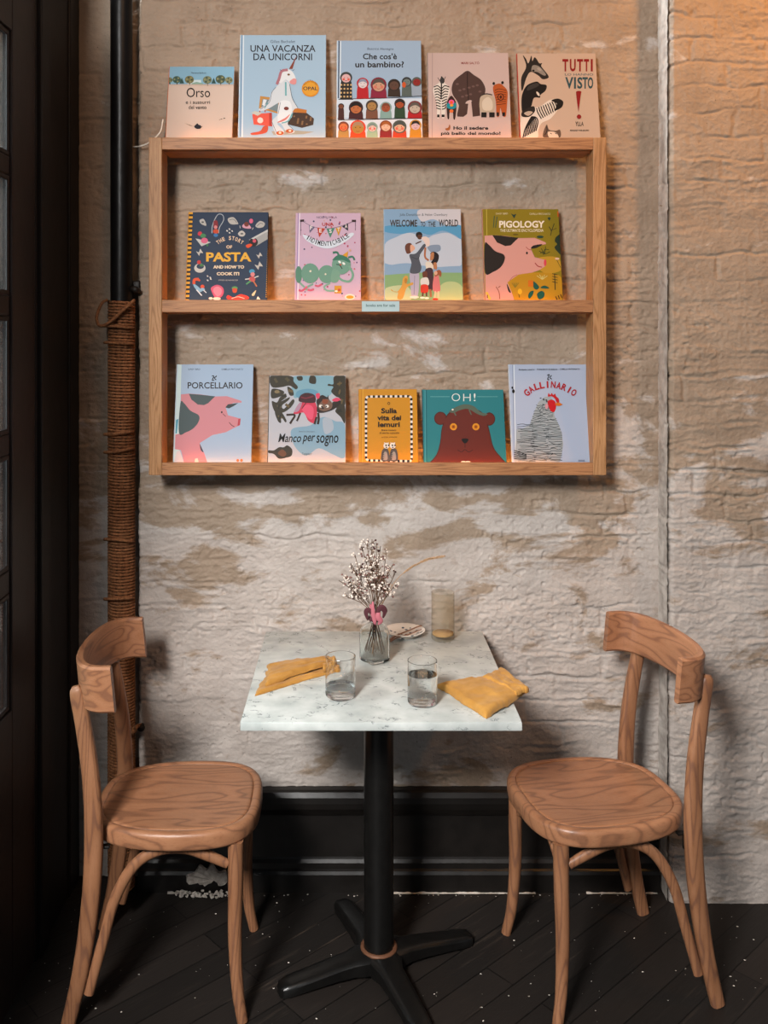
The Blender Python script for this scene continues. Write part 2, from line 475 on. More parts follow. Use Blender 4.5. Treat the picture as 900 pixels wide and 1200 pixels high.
# ------------------------------------------------------------------ setting
WY, NY, PY = 2.66, 2.705, 2.574        # main wall, recess behind the pipe, projecting brickwork on the right
XE, XP, XS = -.606, .8857, -.79        # edge of the recess, edge of the projection, side wall
random.seed(4)
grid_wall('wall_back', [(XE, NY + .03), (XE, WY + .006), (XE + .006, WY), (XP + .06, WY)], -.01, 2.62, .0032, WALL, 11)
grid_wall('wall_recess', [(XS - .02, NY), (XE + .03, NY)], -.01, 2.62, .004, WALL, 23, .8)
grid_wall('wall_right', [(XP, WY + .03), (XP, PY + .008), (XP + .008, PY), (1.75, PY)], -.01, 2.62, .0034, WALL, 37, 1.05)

SIDE_LIT, ntf, bf = new_mat('lit_side_face')
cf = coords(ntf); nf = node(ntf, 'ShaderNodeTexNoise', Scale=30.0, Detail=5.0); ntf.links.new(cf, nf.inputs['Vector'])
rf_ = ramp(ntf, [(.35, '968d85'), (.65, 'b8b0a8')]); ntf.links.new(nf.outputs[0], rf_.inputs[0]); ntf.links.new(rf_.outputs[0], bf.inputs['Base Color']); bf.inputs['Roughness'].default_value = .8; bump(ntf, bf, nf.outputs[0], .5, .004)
tr = grid_wall('lit_side_strip', [(XP - .006, WY + .02), (XP - .006, PY + .010)], -.01, 2.62, .0034, SIDE_LIT, 51, .5)  # added pale strip, door light on the side face put into its colour
bm = bmesh.new(); bx(bm, -1.6, 2.2, -.6, 2.8, -.05, 0)
struct(from_bm('floor', bm, FLOOR, smooth=False))

# side wall: black jamb boards, then the glazed door, then panelling towards the street
bm = bmesh.new()
bx(bm, XS - .10, XS, 2.335, NY + .03, 0, 2.7, .003)
struct(from_bm('door_frame', bm, JAMB, smooth=False)); bpy.data.objects['door_frame'].name = 'trim_1'
bm = bmesh.new()
bx(bm, XS - .004, XS + .012, 2.345, 2.41, 0, 2.7, .004)
bx(bm, XS - .004, XS + .006, 2.60, 2.68, 0, 2.7, .004)
struct(from_bm('trim_2', bm, JAMB, smooth=False))

DX0, DX1, DY0, DY1 = XS - .048, XS, 1.42, 2.33
pz = [(1.992, 2.285), (1.668, 1.947), (1.345, 1.619), (1.027, 1.296), (.700, .972)]
door = bpy.data.objects.new('door_1', None); COL.objects.link(door); door.location = (XS, 1.9, 0); struct(door)
door['label'] = 'dark wooden glazed door on the left'
def dpart(name, boxes, mat, bev=.004):
    bm = bmesh.new()
    for b_ in boxes:
        x0, x1, y0, y1, z0, z1 = b_
        bx(bm, x0 - XS, x1 - XS, y0 - 1.9, y1 - 1.9, z0, z1, bev)
    return from_bm(name, bm, mat, door, smooth=False)
ycols = [(2.172, 1.92), (1.87, 1.615)]
dpart('stile', [(DX0, DX1, 2.172, DY1, 0.01, 2.5)], DOORW)
dpart('stile', [(DX0, DX1, DY0, 1.615, 0.01, 2.5)], DOORW)
dpart('mullion', [(DX0 + .006, DX1 - .006, 1.87, 1.92, .70, 2.285)], DOORW)
dpart('top_rail', [(DX0, DX1, 1.615, 2.172, 2.285, 2.5)], DOORW)
dpart('bottom_rail', [(DX0, DX1, 1.615, 2.172, 0.01, .70)], DOORW)
for (a, _), (_, b2) in zip(pz[:-1], pz[1:]):
    dpart('glazing_bar', [(DX0 + .006, DX1 - .006, 1.615, 2.172, b2, a)], DOORW)
PANE = m_thin_glass('door_pane_glass', 'e8eeee', 0.08)
for (y1, y0) in ycols:
    for (z0, z1) in pz:
        dpart('pane', [(XS - .016, XS - .012, y0 - .004, y1 + .004, z0 - .004, z1 + .004)], PANE, 0)
        bm = bmesh.new()      # glazing bead round each pane
        for (a0, a1, c0, c1) in ((y0, y1, z0, z0 + .012), (y0, y1, z1 - .012, z1), (y0, y0 + .012, z0 + .008, z1 - .008), (y1 - .012, y1, z0 + .008, z1 - .008)):
            bx(bm, -.012, -.006, a0 - 1.9, a1 - 1.9, c0, c1, .003)
        from_bm('glazing_bead', bm, DOORW, door, smooth=False)
# street side of the door: a pale rendered facade across the way
bm = bmesh.new(); bx(bm, -4.6, -4.4, -1.5, 6.5, -.5, 5)
for k in range(9): bx(bm, -4.42, -4.36, -1.2 + k * .8, -1.0 + k * .8, -.5, 5)
struct(from_bm('wall_street', bm, flat('d6dad8', .9, .1, name='pale_render'), smooth=False))

# skirting
def profile_x(name, prof, x0, x1, mat):
    bm = bmesh.new()
    loft(bm, [[Vector((x, y, z)) for (y, z) in prof] for x in (x0, x1)])
    return from_bm(name, bm, mat, smooth=False)
b = WY + .02
prof = [(b, .0), (WY - .036, .0), (WY - .036, .050), (WY - .032, .058), (WY - .026, .062), (WY - .026, .078), (WY - .020, .086), (WY - .018, .092),
        (WY - .018, .212), (WY - .026, .214), (WY - .030, .222), (WY - .038, .236), (WY - .040, .252), (WY - .038, .268), (WY - .030, .280), (WY - .022, .284), (b, .284)]
struct(profile_x('baseboard_back', prof, XE + .004, XP - .012, BASEB))
# worn plaster and chips along the foot of the skirting
bm = bmesh.new(); rnd = random.Random(3)
def lump(p, r, flatz=.5):
    m_ = bmesh.ops.create_icosphere(bm, subdivisions=1, radius=r)
    for v in m_['verts']:
        v.co = Vector((p[0] + v.co.x * rnd.uniform(.6, 1.5), p[1] + v.co.y * rnd.uniform(.5, 1.1), max(.0005, p[2] + v.co.z * flatz * rnd.uniform(.6, 1.3))))
xs_ = np.arange(XE + .09, XP - .02, .004); hh = fbm(xs_ * 45, xs_ * 0, 5, 3); on = fbm(xs_ * 6, xs_ * 0 + 3, 8, 2)
run = []
def flush():
    if len(run) > 3: loft(bm, [[Vector((x_, WY - .0365, .0005)), Vector((x_, WY - .0365, h_)), Vector((x_, WY - .040, h_ * .7)), Vector((x_, WY - .040 - h_ * .6, .0005))] for x_, h_ in run])
    run.clear()
for x_, h_, o_ in zip(xs_, hh, on):
    if o_ > .47: run.append((x_, max(.001, .0070 * (h_ - .20))))
    else: flush()
flush()
for k in range(40): lump((rnd.uniform(XE + .1, XP - .05), WY - .043 - rnd.random() * .012, .001), rnd.uniform(.001, .003), .6)
for k in range(70): lump((rnd.uniform(-.49, -.33), WY - .044 - rnd.random() * .02, .003 + .010 * rnd.random()), rnd.uniform(.002, .006), .9)
o = from_bm('plaster_rubble', bm, CHIP, smooth=False); tag(o, 'line of white plaster crumbs along the foot of the black skirting', 'rubble', kind='stuff')
bm = bmesh.new()
for k in range(230):
    X = rnd.uniform(-.8, 1.15); Yy = rnd.uniform(1.95, 2.60); r = rnd.choice([.0008, .001, .0012, .0012, .0016, .0025])
    lump((X, Yy, .0006), r, .4)
o = from_bm('floor_crumbs', bm, flat('c9c2b8', .8, .2, name='crumbs'), smooth=False); tag(o, 'pale crumbs and flecks scattered over the black floor boards', 'crumbs', kind='stuff')
# broken plaster patch behind the left chair
bm = bmesh.new()
outl = catmull([(-.455, 0, .030), (-.462, 0, .052), (-.440, 0, .060), (-.425, 0, .082), (-.405, 0, .070), (-.392, 0, .088), (-.372, 0, .062), (-.352, 0, .066), (-.348, 0, .036), (-.37, 0, .030), (-.385, 0, .040), (-.41, 0, .026), (-.43, 0, .034)], 3, True)
loft(bm, [[Vector((p.x, WY - .0375, p.z)) for p in outl], [Vector((p.x + rnd.uniform(-.002, .002), WY - .046 - rnd.uniform(0, .006), p.z + rnd.uniform(-.003, .003))) for p in outl]])
o = from_bm('broken_plaster', bm, m_dark('bare_plaster', 'a39a91', .9, .1, 60, .9), smooth=False); tag(o, 'broken pale plaster patch low on the skirting behind the left chair', 'plaster')

# ------------------------------------------------------------------ pipe and rope
PX_, PYc = -.652, 2.645
t = thing('drain_pipe', (PX_, PYc, 0), 'black painted vertical pipe in the corner left of the bookshelf', 'pipe')
bm = bmesh.new(); lathe(bm, [(.031, 0.0), (.031, 2.62)], 28, cap0=True, cap1=True); from_bm('pipe_shaft', bm, PIPE, t, angle=40)
bm = bmesh.new(); bx(bm, .026, .052, .010, .034, 1.690, 1.730, .006); smooth_tube(bm, [(.03, -.005, 1.705), (.043, -.012, 1.702), (.050, .0, 1.70)], [.008, .010, .007], 5, sides=8)
from_bm('pipe_bracket', bm, JAMB, t)
r = thing('rope', (PX_, PYc, 0), 'brown jute rope wound tightly round the lower black pipe', 'rope')
bm = bmesh.new(); pts = []; rad = []
turns = int(1.672 / .0088); SEG = 40
for i in range(turns * SEG + 1):
    a = 2 * math.pi * i / SEG; z = 1.672 - .0088 * i / SEG
    if z < .004: break
    pts.append((math.cos(a) * .0345, math.sin(a) * .0345, z)); rad.append(.0042 * (1 + .20 * math.sin(i * 2 * math.pi / 3.33)))
tube(bm, pts, rad, sides=6, up=Vector((0, 0, 1)))
from_bm('rope_coil', bm, ROPE, r)
def rp(px, py, Y=2.605): p = at(px, py, Y); return (p.x - PX_, p.y - PYc, p.z)
bm = bmesh.new(); smooth_tube(bm, [rp(126, 351), rp(119, 356), rp(113.5, 370), rp(115, 380), rp(121, 381.5, 2.598), rp(132, 375, 2.592), rp(146, 362, 2.596), rp(157, 352, 2.61)], [.0045] * 8, 8, sides=8); from_bm('rope_loop', bm, ROPE, r)
for (y, dy) in ((382, 2), (401.5, 1), (509, -3), (530, -4), (632, 2), (702, -1)):
    bm = bmesh.new(); smooth_tube(bm, [rp(122.5, y, 2.63), rp(126, y, 2.607), rp(138, y + dy * .3, 2.597), rp(151, y + dy, 2.607), rp(156, y + dy * 1.3, 2.63)], [.0046] * 5, 6, sides=8); from_bm('rope_band', bm, ROPE, r)
bm = bmesh.new(); smooth_tube(bm, [rp(140, 862, 2.597), rp(150, 859, 2.600), rp(158, 853, 2.62), rp(165, 849.5, 2.643)], [.0055] * 4, 6, sides=8)
for k in range(3):
    p = rp(153 + k * 3, 857 - k * 2, 2.612); smooth_tube(bm, [(p[0], p[1] - .006, p[2] - .009), (p[0] + .003, p[1] - .010, p[2]), (p[0], p[1] - .004, p[2] + .009)], [.004] * 3, 4, sides=6)
from_bm('rope_tie', bm, ROPE, r)
hk = thing('wall_anchor', at(167, 849.5, WY), 'small dark wall anchor that the rope end is tied to', 'anchor')
bm = bmesh.new(); smooth_tube(bm, [(0, .005, 0), (0, -.012, 0), (.001, -.022, .001), (.004, -.030, .002)], [.006, .007, .011, .006], 5, sides=12); from_bm('anchor_knob', bm, JAMB, hk)

# ------------------------------------------------------------------ wall shelf
SF = 2.535                                   # front plane of the shelf
def sx(px): return (px - HX) * SF / FPX
def sz(py): return CH + (HY - py) * SF / FPX
XL, XR = sx(174.3), sx(710.5); PW = .0355
ZT, ZB = sz(161), sz(557)
sh = thing('wall_bookshelf', ((XL + XR) / 2, WY, ZB), 'pale oak three tier display shelf hung on the painted brick wall', 'shelf')
ox, oy, oz = (XL + XR) / 2, WY, ZB
def shp(name, boxes, mat, parent=sh, bev=.0015):
    bm = bmesh.new()
    for (x0, x1, y0, y1, z0, z1) in boxes: bx(bm, x0 - ox, x1 - ox, y0 - oy, y1 - oy, z0 - oz, z1 - oz, bev)
    return from_bm(name, bm, mat, parent, smooth=False)
shp('post', [(XL, XL + PW, SF, SF + .080, ZB, ZT)], SH_V)
shp('post', [(XR - PW, XR, SF, SF + .080, ZB, ZT)], SH_V)
LIPS = [(161, 175.2), (351.5, 366), (542.5, 557)]
BT = []                                      # board tops
LEDM, nt_, b_ = new_mat('warm_light_strip')
b_.inputs['Emission Color'].default_value = (1.0, .34, .055, 1); b_.inputs['Emission Strength'].default_value = 42
b_.inputs['Base Color'].default_value = (.9, .8, .6, 1)
LEDB = LEDM.copy(); LEDB.node_tree.nodes['Principled BSDF'].inputs['Emission Strength'].default_value = 26
for (y0, y1) in LIPS:
    zt, zb = sz(y0), sz(y1)
    bd = shp('shelf_board', [(XL + PW, XR - PW, SF + .016, WY - .012, zb - .002, zt - .022)], SH_H)
    shp('shelf_lip', [(XL + PW, XR - PW, SF, SF + .016, zb, zt)], SH_H)
    BT.append(zt - .022)
    shp('light_strip', [(XL + PW + .05, XR - PW - .10, SF + .0195, SF + .0265, zt - .022, zt - .0195)], LEDM, bev=0)
    shp('light_strip', [(XL + PW + .02, XR - PW - .02, WY - .026, WY - .020, zt - .022, zt - .0200)], LEDB, bev=0)  # second strip, added to make the wall glow behind the books
# sale card on the middle lip
c0, c1 = at(424, 353, SF - .0015), at(468, 365, SF - .0015)
cardroot = thing('sale_card', ((c0.x + c1.x) / 2, SF, c1.z), 'small pale card with sale notice on the middle shelf edge', 'card')
bm = bmesh.new(); hw = (c1.x - c0.x) / 2; bx(bm, -hw, hw, -.0016, -.0002, 0, c0.z - c1.z); from_bm('card_stock', bm, flat('93a5a8', .7, .15), cardroot, smooth=False)
# white flex of the light strip
cordc = [at(149, 171, 2.688), at(156, 172, 2.668), at(163, 171.5, 2.640), at(172, 168.5, 2.63), at(180, 163, 2.625), at(188, 154, 2.625), at(191, 140, 2.635)]
bm = bmesh.new(); smooth_tube(bm, cordc, [.0018] * 7, 8, sides=8); tag(from_bm('power_cord', bm, flat('d8d4cc', .5, .4)), 'thin white cord running from behind the pipe to the shelf top', 'cord')

# ------------------------------------------------------------------ picture books
def text_mesh(s, bold=0.0):
    cu = bpy.data.curves.new('t', 'FONT'); cu.body = s; cu.size = 1; cu.offset = bold; cu.resolution_u = 3
    o = bpy.data.objects.new('t', cu); COL.objects.link(o)
    me = bpy.data.meshes.new_from_object(o.evaluated_get(bpy.context.evaluated_depsgraph_get()))
    vs = [(v.co.x, v.co.y) for v in me.vertices]; fs = [tuple(p.vertices) for p in me.polygons]
    bpy.data.objects.remove(o); bpy.data.curves.remove(cu); bpy.data.meshes.remove(me)
    return vs, fs

def ink(c):
    k = ('ink', c)
    if k not in MC:
        MC[k] = flat(c, .5, .12, name='ink_' + c).copy(); MC[k].name = 'ink_' + c
        MC[k].node_tree.nodes['Principled BSDF'].inputs['Base Color'].default_value = (*[.60 * x ** 1.08 for x in lin(c)], 1)
    return MC[k]

class Art:
    """flat printed shapes and painted groove lines on a board; coordinates are read off an enlarged view of the cover"""
    def __init__(s, zx, zy, sc, root, O, U, N, V, name):
        s.zx, s.zy, s.sc, s.root, s.O, s.U, s.N, s.V, s.name = zx, zy, sc, root, O, U, N, V, name
        s.img = ([], [], [], []); s.txt = s.img; s.layer = 0; s.clip = None
    def loc(s, x, y):
        px, py = s.zx + x * s.sc, s.zy + y * s.sc
        d = Vector(((px - HX) / FPX, 1, (HY - py) / FPX)); C = Vector((0, 0, CH))
        t = (s.O - C).dot(s.N) / d.dot(s.N); q = C + d * t - s.O
        u, v = q.dot(s.U), q.dot(s.V)
        if s.clip: u = min(max(u, s.clip[0]), s.clip[1]); v = min(max(v, s.clip[2]), s.clip[3])
        return (u, v)
    def add(s, tgt, pts, faces, col):
        vs, fs, mi, mats = tgt
        s.layer += 1; h = -(.00025 + s.layer * .000012); k = len(vs)
        m = ink(col)
        if m not in mats: mats.append(m)
        for p in pts: u, v = s.loc(*p); vs.append((u, h, v))
        for f in faces: fs.append(tuple(i + k for i in f)); mi.append(mats.index(m))
    def P(s, col, *pts): s.add(s.img, pts, [tuple(range(len(pts)))], col)
    def S(s, col, *pts):
        q = [(p.x, p.y) for p in catmull([(x, y, 0) for x, y in pts], 5, True)]; s.P(col, *q)
    def R(s, col, x0, y0, x1, y1): s.P(col, (x0, y0), (x1, y0), (x1, y1), (x0, y1))
    def E(s, col, cx, cy, rx, ry=None, rot=0, n=20):
        ry = ry or rx; c, q = math.cos(math.radians(rot)), math.sin(math.radians(rot)); pts = []
        for i in range(n):
            a = 2 * math.pi * i / n; x, y = rx * math.cos(a), ry * math.sin(a); pts.append((cx + x * c - y * q, cy + x * q + y * c))
        s.P(col, *pts)
    def L(s, col, w, *pts, sm=True):
        q = [Vector((x, y, 0)) for x, y in pts]
        if sm and len(q) > 2: q = catmull(q, 5)
        A, B = [], []
        for i, p in enumerate(q):
            t = (q[min(i + 1, len(q) - 1)] - q[max(i - 1, 0)]).normalized(); n = Vector((-t.y, t.x, 0)) * w / 2
            A.append((p.x + n.x, p.y + n.y)); B.append((p.x - n.x, p.y - n.y))
        k = len(A); s.add(s.img, A + B, [(i, i + 1, k + i + 1, k + i) for i in range(k - 1)], col)
    def T(s, string, x0, y0, x1, y1, col, bold=0.0, shear=0.0):
        vs, fs = text_mesh(string, bold)
        ax, bx_ = min(v[0] for v in vs), max(v[0] for v in vs); ay, by = min(v[1] for v in vs), max(v[1] for v in vs)
        pts = []
        for x, y in vs:
            fx, fy = (x - ax) / (bx_ - ax), (y - ay) / (by - ay)
            pts.append((x0 + fx * (x1 - x0) + shear * fy * (y1 - y0), y1 - fy * (y1 - y0)))
        s.add(s.txt, pts, fs, col)
    def AT(s, col, string, ctrl, hgt, bold=0.0, wid=None, cols=None):
        """letters set one by one along a curve of base-line points"""
        q = catmull([(x, y, 0) for x, y in ctrl], 10); d = [0]
        for a, b2 in zip(q, q[1:]): d.append(d[-1] + (b2 - a).length)
        n = len(string)
        for i, ch in enumerate(string):
            if ch == ' ': continue
            tt = d[-1] * (i + .5) / n; j = min(max([k for k in range(len(d)) if d[k] <= tt][-1], 0), len(q) - 2)
            p = q[j].lerp(q[j + 1], (tt - d[j]) / max(d[j + 1] - d[j], 1e-6)); e = (q[j + 1] - q[j]).normalized(); nn = Vector((e.y, -e.x, 0))
            vs, fs = text_mesh(ch, bold)
            ax, bx_ = min(v[0] for v in vs), max(v[0] for v in vs); by = .7
            w = (wid or d[-1] / n * .78) * (.35 if ch in 'I!' else 1)
            pts = []
            for x, y in vs:
                g = p + e * ((x - ax) / (bx_ - ax) - .5) * w + nn * (y / by) * hgt; pts.append((g.x, g.y))
            s.add(s.txt, pts, fs, cols[i] if cols else col)
    def done(s):
        vs, fs, mi, mats = s.img
        if True:
            nm = 'cover_print'
            me = bpy.data.meshes.new(nm); me.from_pydata(vs, [], fs)
            # printed faces look out of the book towards the reader
            me.update()
            flip = [p.index for p in me.polygons if p.normal.y > 0]
            if flip:
                bm = bmesh.new(); bm.from_mesh(me); bm.faces.ensure_lookup_table()
                bmesh.ops.reverse_faces(bm, faces=[bm.faces[i] for i in flip]); bm.to_mesh(me); bm.free()
            for m in mats: me.materials.append(m)
            me.polygons.foreach_set('material_index', mi)
            o = bpy.data.objects.new(nm, me); COL.objects.link(o); o.parent = s.root

ROWN = ['picture books standing along the top of the shelf', 'picture books on the middle shelf', 'picture books on the bottom shelf']
YB = SF + .034
def book(row, xl, xr, ytop, cover, spine, thick, zoom, label, topY=None):
    zb = BT[row]; xc0, xc1 = (xl - HX) * YB / FPX, (xr - HX) * YB / FPX
    YT = topY or (WY - .0175 - thick)
    ztop = CH + (HY - ytop) * YT / FPX
    V = Vector((0, YT - YB, ztop - zb)); h = V.length; V.normalize(); U = Vector((1, 0, 0)); N = V.cross(U).normalized()   # N looks into the wall
    if N.y < 0: N = -N
    O = Vector(((xc0 + xc1) / 2, YB, zb)); w = xc1 - xc0
    root = bpy.data.objects.new('picture_book', None); COL.objects.link(root); root.empty_display_size = .03
    M = Matrix((U, N, V)).transposed().to_4x4(); M.translation = O; root.matrix_world = M
    tag(root, label, 'book', ROWN[row])
    cm, sm = ink(cover), ink(spine)
    bd = .0022
    for nm, y0, y1 in (('front_cover', 0, bd), ('back_cover', thick - bd, thick)):
        bm = bmesh.new(); bx(bm, -w / 2, w / 2, y0, y1, 0, h, .0007, 1); from_bm(nm, bm, cm, root, smooth=False)
    bm = bmesh.new(); tube(bm, [(-w / 2 + .0012, thick / 2, 0), (-w / 2 + .0012, thick / 2, h)], [(thick / 2 - .0002, .0028)] * 2, sides=16, power=4, up=Vector((0, 1, 0))); from_bm('spine', bm, sm, root, smooth=False)
    bm = bmesh.new(); bx(bm, -w / 2 + .003, w / 2 - .003, bd, thick - bd, .003, h - .003); from_bm('page_block', bm, PAGES, root, smooth=False)
    A = Art(*zoom, root, O, U, N, V, label); A.clip = (-w / 2 + .0006, w / 2 - .0006, .0006, h - .0006)
    u0, u1, v0, v1 = A.clip
    A.img[0].extend([(u0, -.00024, v0), (u1, -.00024, v0), (u1, -.00024, v1), (u0, -.00024, v1)]); A.img[1].append((0, 1, 2, 3)); A.img[2].append(0); A.img[3].append(cm)
    return A

K = '1d1b1c'
# 1 trees and dune
A = book(0, 193.5, 271.5, 78, 'd9c3b4', 'd9713f', .011, (185, 70, .10556), 'small square book on top of shelf, row of round trees under blue sky above sand')
A.R('8fb9cf', 60, 40, 850, 272); A.R('cfe0e2', 330, 225, 480, 275); A.P('8fb0a0', (380, 262), (430, 246), (500, 262), (500, 276), (370, 276))
for x, y, r, c in ((130, 225, 34, '7a7b58'), (210, 222, 46, '4f6a5c'), (350, 222, 50, '7f7a52'), (550, 225, 50, '7d8468'), (695, 218, 54, '5a6650'), (790, 228, 42, '8a8a68')):
    A.L('2a221e', 12, (x, y + 20), (x + 4, y + r + 14)); A.E(c, x, y, r, r * .86)
    for k in range(6): A.E('98966e' if k % 2 else '42564a', x + r * .55 * math.cos(k * 1.1), y + r * .5 * math.sin(k * 1.1), r * .2)
for x in (266, 620): A.P('3c5a55', (x, 200), (x + 26, 265), (x - 26, 265))
A.R('cbb6a6', 60, 274, 850, 284)
A.T('Orso', 320, 312, 580, 418, K); A.T('e i sussurri', 310, 455, 580, 492, K, .01); A.T('del vento', 342, 508, 540, 550, K, .01); A.T('Marianna Balducci', 370, 138, 535, 156, '4a565c')
A.P('7d6a55', (300, 706), (390, 738), (470, 770), (500, 738), (470, 745), (420, 742), (360, 735)); A.S('2b2a33', (405, 745), (425, 720), (440, 708), (452, 722), (480, 735), (470, 765), (430, 768)); A.L('5b4e46', 4, (680, 672), (700, 662)); A.E('4a4038', 738, 652, 12, 5); A.E('4a4038', 708, 660, 8, 4)
A.done()
# 2 unicorn with luggage
A = book(0, 279, 381.5, 41, 'a9c4d8', 'cfdce6', .012, (270, 35, .13333), 'tall pale blue book on top of shelf with a seated unicorn and luggage')

A.L('7f9cb8', 9, (100, 40), (88, 940), sm=False); A.L('e4eef4', 9, (116, 40), (104, 940), sm=False)  # hinge groove: shade and highlight painted as two lines
A.T('Gilles Bachelet', 352, 90, 570, 116, '4d5866'); A.T('UNA VACANZA', 176, 134, 748, 194, '33333a', .012); A.T('DA UNICORNI', 202, 206, 718, 268, '33333a', .012)
A.P('c28f4e', (262, 582), (446, 606), (436, 742), (250, 690)); A.P('7d8f94', (282, 606), (424, 626), (414, 722), (272, 676)); A.P('dfe6ea', (290, 610), (320, 616), (300, 670), (280, 660))
A.P('4b3a30', (550, 726), (670, 730), (735, 780), (728, 836), (630, 862), (480, 826), (540, 770)); 
for k in range(14): A.E('8a6a4a', 560 + (k * 37) % 150, 760 + (k * 23) % 80, 9, 7)
A.P('c07a34', (536, 700), (590, 690), (672, 704), (668, 732), (540, 724))
A.P('a8a89a', (360, 892), (500, 880), (735, 896), (640, 918), (380, 924))
A.P('e0604e', (192, 742), (365, 728), (368, 850), (205, 832)); A.P('b84438', (340, 730), (365, 728), (368, 850), (342, 846)); A.E('f0d9cf', 262, 796, 26); A.L('b5523c', 10, (258, 728), (262, 694), (300, 694), (306, 724)); A.P('c9c9be', (182, 730), (215, 712), (280, 732), (240, 756)); A.S('c75a40', (290, 850), (330, 846), (320, 900), (250, 920), (190, 924), (180, 908), (260, 890))
A.S('d4dbe0', (400, 505), (470, 440), (520, 480), (540, 600), (590, 680), (560, 700), (530, 760), (505, 830), (560, 880), (555, 905), (500, 905), (440, 820), (415, 830), (470, 890), (460, 922), (405, 922), (365, 810), (420, 740), (440, 640), (340, 690), (280, 712), (250, 700), (330, 640), (360, 550))
A.S('e6ebee', (430, 640), (520, 630), (540, 720), (490, 800), (420, 810)); A.S('d9867e', (415, 810), (480, 775), (525, 740), (490, 790), (430, 815)); A.L('6fb0b4', 10, (545, 735), (510, 800), (450, 820)); A.L('6fb0b4', 14, (486, 460), (488, 580)); A.L('6fb0b4', 8, (330, 640), (300, 690))
A.S('e4e8ea', (450, 372), (505, 348), (550, 375), (578, 440), (570, 476), (530, 474), (500, 446), (480, 440), (440, 470), (420, 440)); A.S('e29a98', (520, 455), (555, 428), (580, 440), (572, 478), (535, 476)); A.P('8d4a3c', (582, 228), (545, 345), (514, 345)); A.L('b47a84', 24, (505, 352), (450, 366), (428, 430), (408, 480)); A.E('7d5a3c', 512, 394, 12, 9); A.L('4c5560', 4, (450, 362), (436, 350)); A.L('4c5560', 4, (545, 360), (562, 350))
for p in (((400, 505), (365, 550), (340, 640), (262, 700)), ((520, 480), (545, 600), (592, 685)), ((505, 830), (560, 885)), ((365, 810), (405, 905)), ((440, 640), (420, 740))): A.L('5a646e', 4, *p)
A.E('b8602f', 436, 908, 34, 18); A.E('b8602f', 520, 890, 34, 18); A.E('ecd6c0', 436, 905, 12, 10); A.E('ecd6c0', 524, 888, 12, 10); A.E('7e3f36', 492, 692, 22, 16)
A.E('d9942c', 703, 518, 76, 72); A.E('e0a43a', 703, 518, 62, 58); A.T('OPAL', 640, 500, 766, 532, '23324a', .02)
A.AT('7a5420', 'ILLUSTRATED', [(648, 492), (703, 458), (758, 492)], 18); A.done()
# 3 rows of children
A = book(0, 395, 495.3, 47.5, '9fb6cc', 'd9e2ea', .012, (390, 40, .12778), 'pale blue book on top of shelf with three rows of bundled children')
A.L('3b4656', 9, (58, 64), (48, 940), sm=False); A.L('e0eaf0', 8, (72, 64), (62, 940), sm=False)  # groove shade and its bright edge, painted on the flat cover
A.R('cfdae6', 40, 590, 850, 770); A.R('e4e4ea', 40, 778, 850, 960)
A.P(K, (50, 594), (480, 584), (830, 566), (830, 572), (480, 591), (50, 601)); A.P(K, (48, 786), (480, 776), (830, 770), (830, 776), (480, 783), (48, 792))
A.T('Beatrice Alemagna', 316, 124, 556, 152, '3c4450', 0, .1); A.T("Che cos'è", 276, 176, 588, 232, K, .02); A.T('un bambino?', 206, 250, 652, 306, K, .02)
def kid(x, top, base, rx, hood, face, body, hair=None, cheeks=None):
    ry = rx * .95; cy = top + ry
    A.S(body, (x - rx * .75, cy + ry * .4), (x + rx * .75, cy + ry * .4), (x + rx * 1.0, base - 6), (x + rx * 1.02, base), (x - rx * 1.02, base), (x - rx * 1.0, base - 6))
    A.E(hood, x, cy, rx, ry); A.E(face, x, cy + ry * .12, rx * .74, ry * .72)
    if hair: A.S(hair, (x - rx * .74, cy), (x - rx * .5, cy - ry * .62), (x, cy - ry * .78), (x + rx * .5, cy - ry * .62), (x + rx * .74, cy), (x + rx * .2, cy - ry * .3), (x - rx * .3, cy - ry * .25))
    if cheeks:
        for sgn in (-1, 1): A.E(cheeks, x + sgn * rx * .4, cy + ry * .3, rx * .2)
    for sgn in (-1, 1): A.E(K, x + sgn * rx * .28, cy, rx * .06)
    A.L('7d3a34', 4, (x - rx * .22, cy + ry * .48), (x, cy + ry * .54), (x + rx * .22, cy + ry * .48))
kid(122, 346, 594, 56, '3f4444', 'd9b0b0', '26282a', None, 'd9604c')
for r_ in range(4):
    for c_ in range(4): A.R('c9a878', 70 + c_ * 30 - r_, 458 + r_ * 36, 86 + c_ * 30 - r_, 474 + r_ * 36)
kid(274, 400, 590, 55, 'b5222e', 'd8cfd0', 'b5222e', '8b94a8'); kid(420, 396, 584, 74, '7c2a3c', 'c79a80', '8a2440', '56504a', 'cf7a68'); kid(562, 412, 574, 58, '2c2422', '5e443a', '3a3028')
kid(678, 394, 568, 46, '33383a', '6e7a76', '5a6662'); A.E('c65a2c', 652, 466, 18, 26); kid(770, 394, 566, 46, '5a5f5a', '8e2a28', '98a6b4')
kid(76, 636, 782, 28, '3a2a26', '7a4a34', '4c2c2a'); kid(212, 614, 780, 66, '3a2024', 'b86e42', '4a2228', '181618'); kid(358, 604, 776, 56, '4a4038', 'a8804c', '7a5240'); kid(486, 622, 774, 54, '8aa39c', '9c5034', '86a6a0', '7c4430'); kid(614, 592, 770, 50, '3c2a28', 'a8502c', '2c4a36', '242020'); kid(752, 612, 772, 66, '7a3034', 'bcae9e', 'b01f26', '5f5a54')
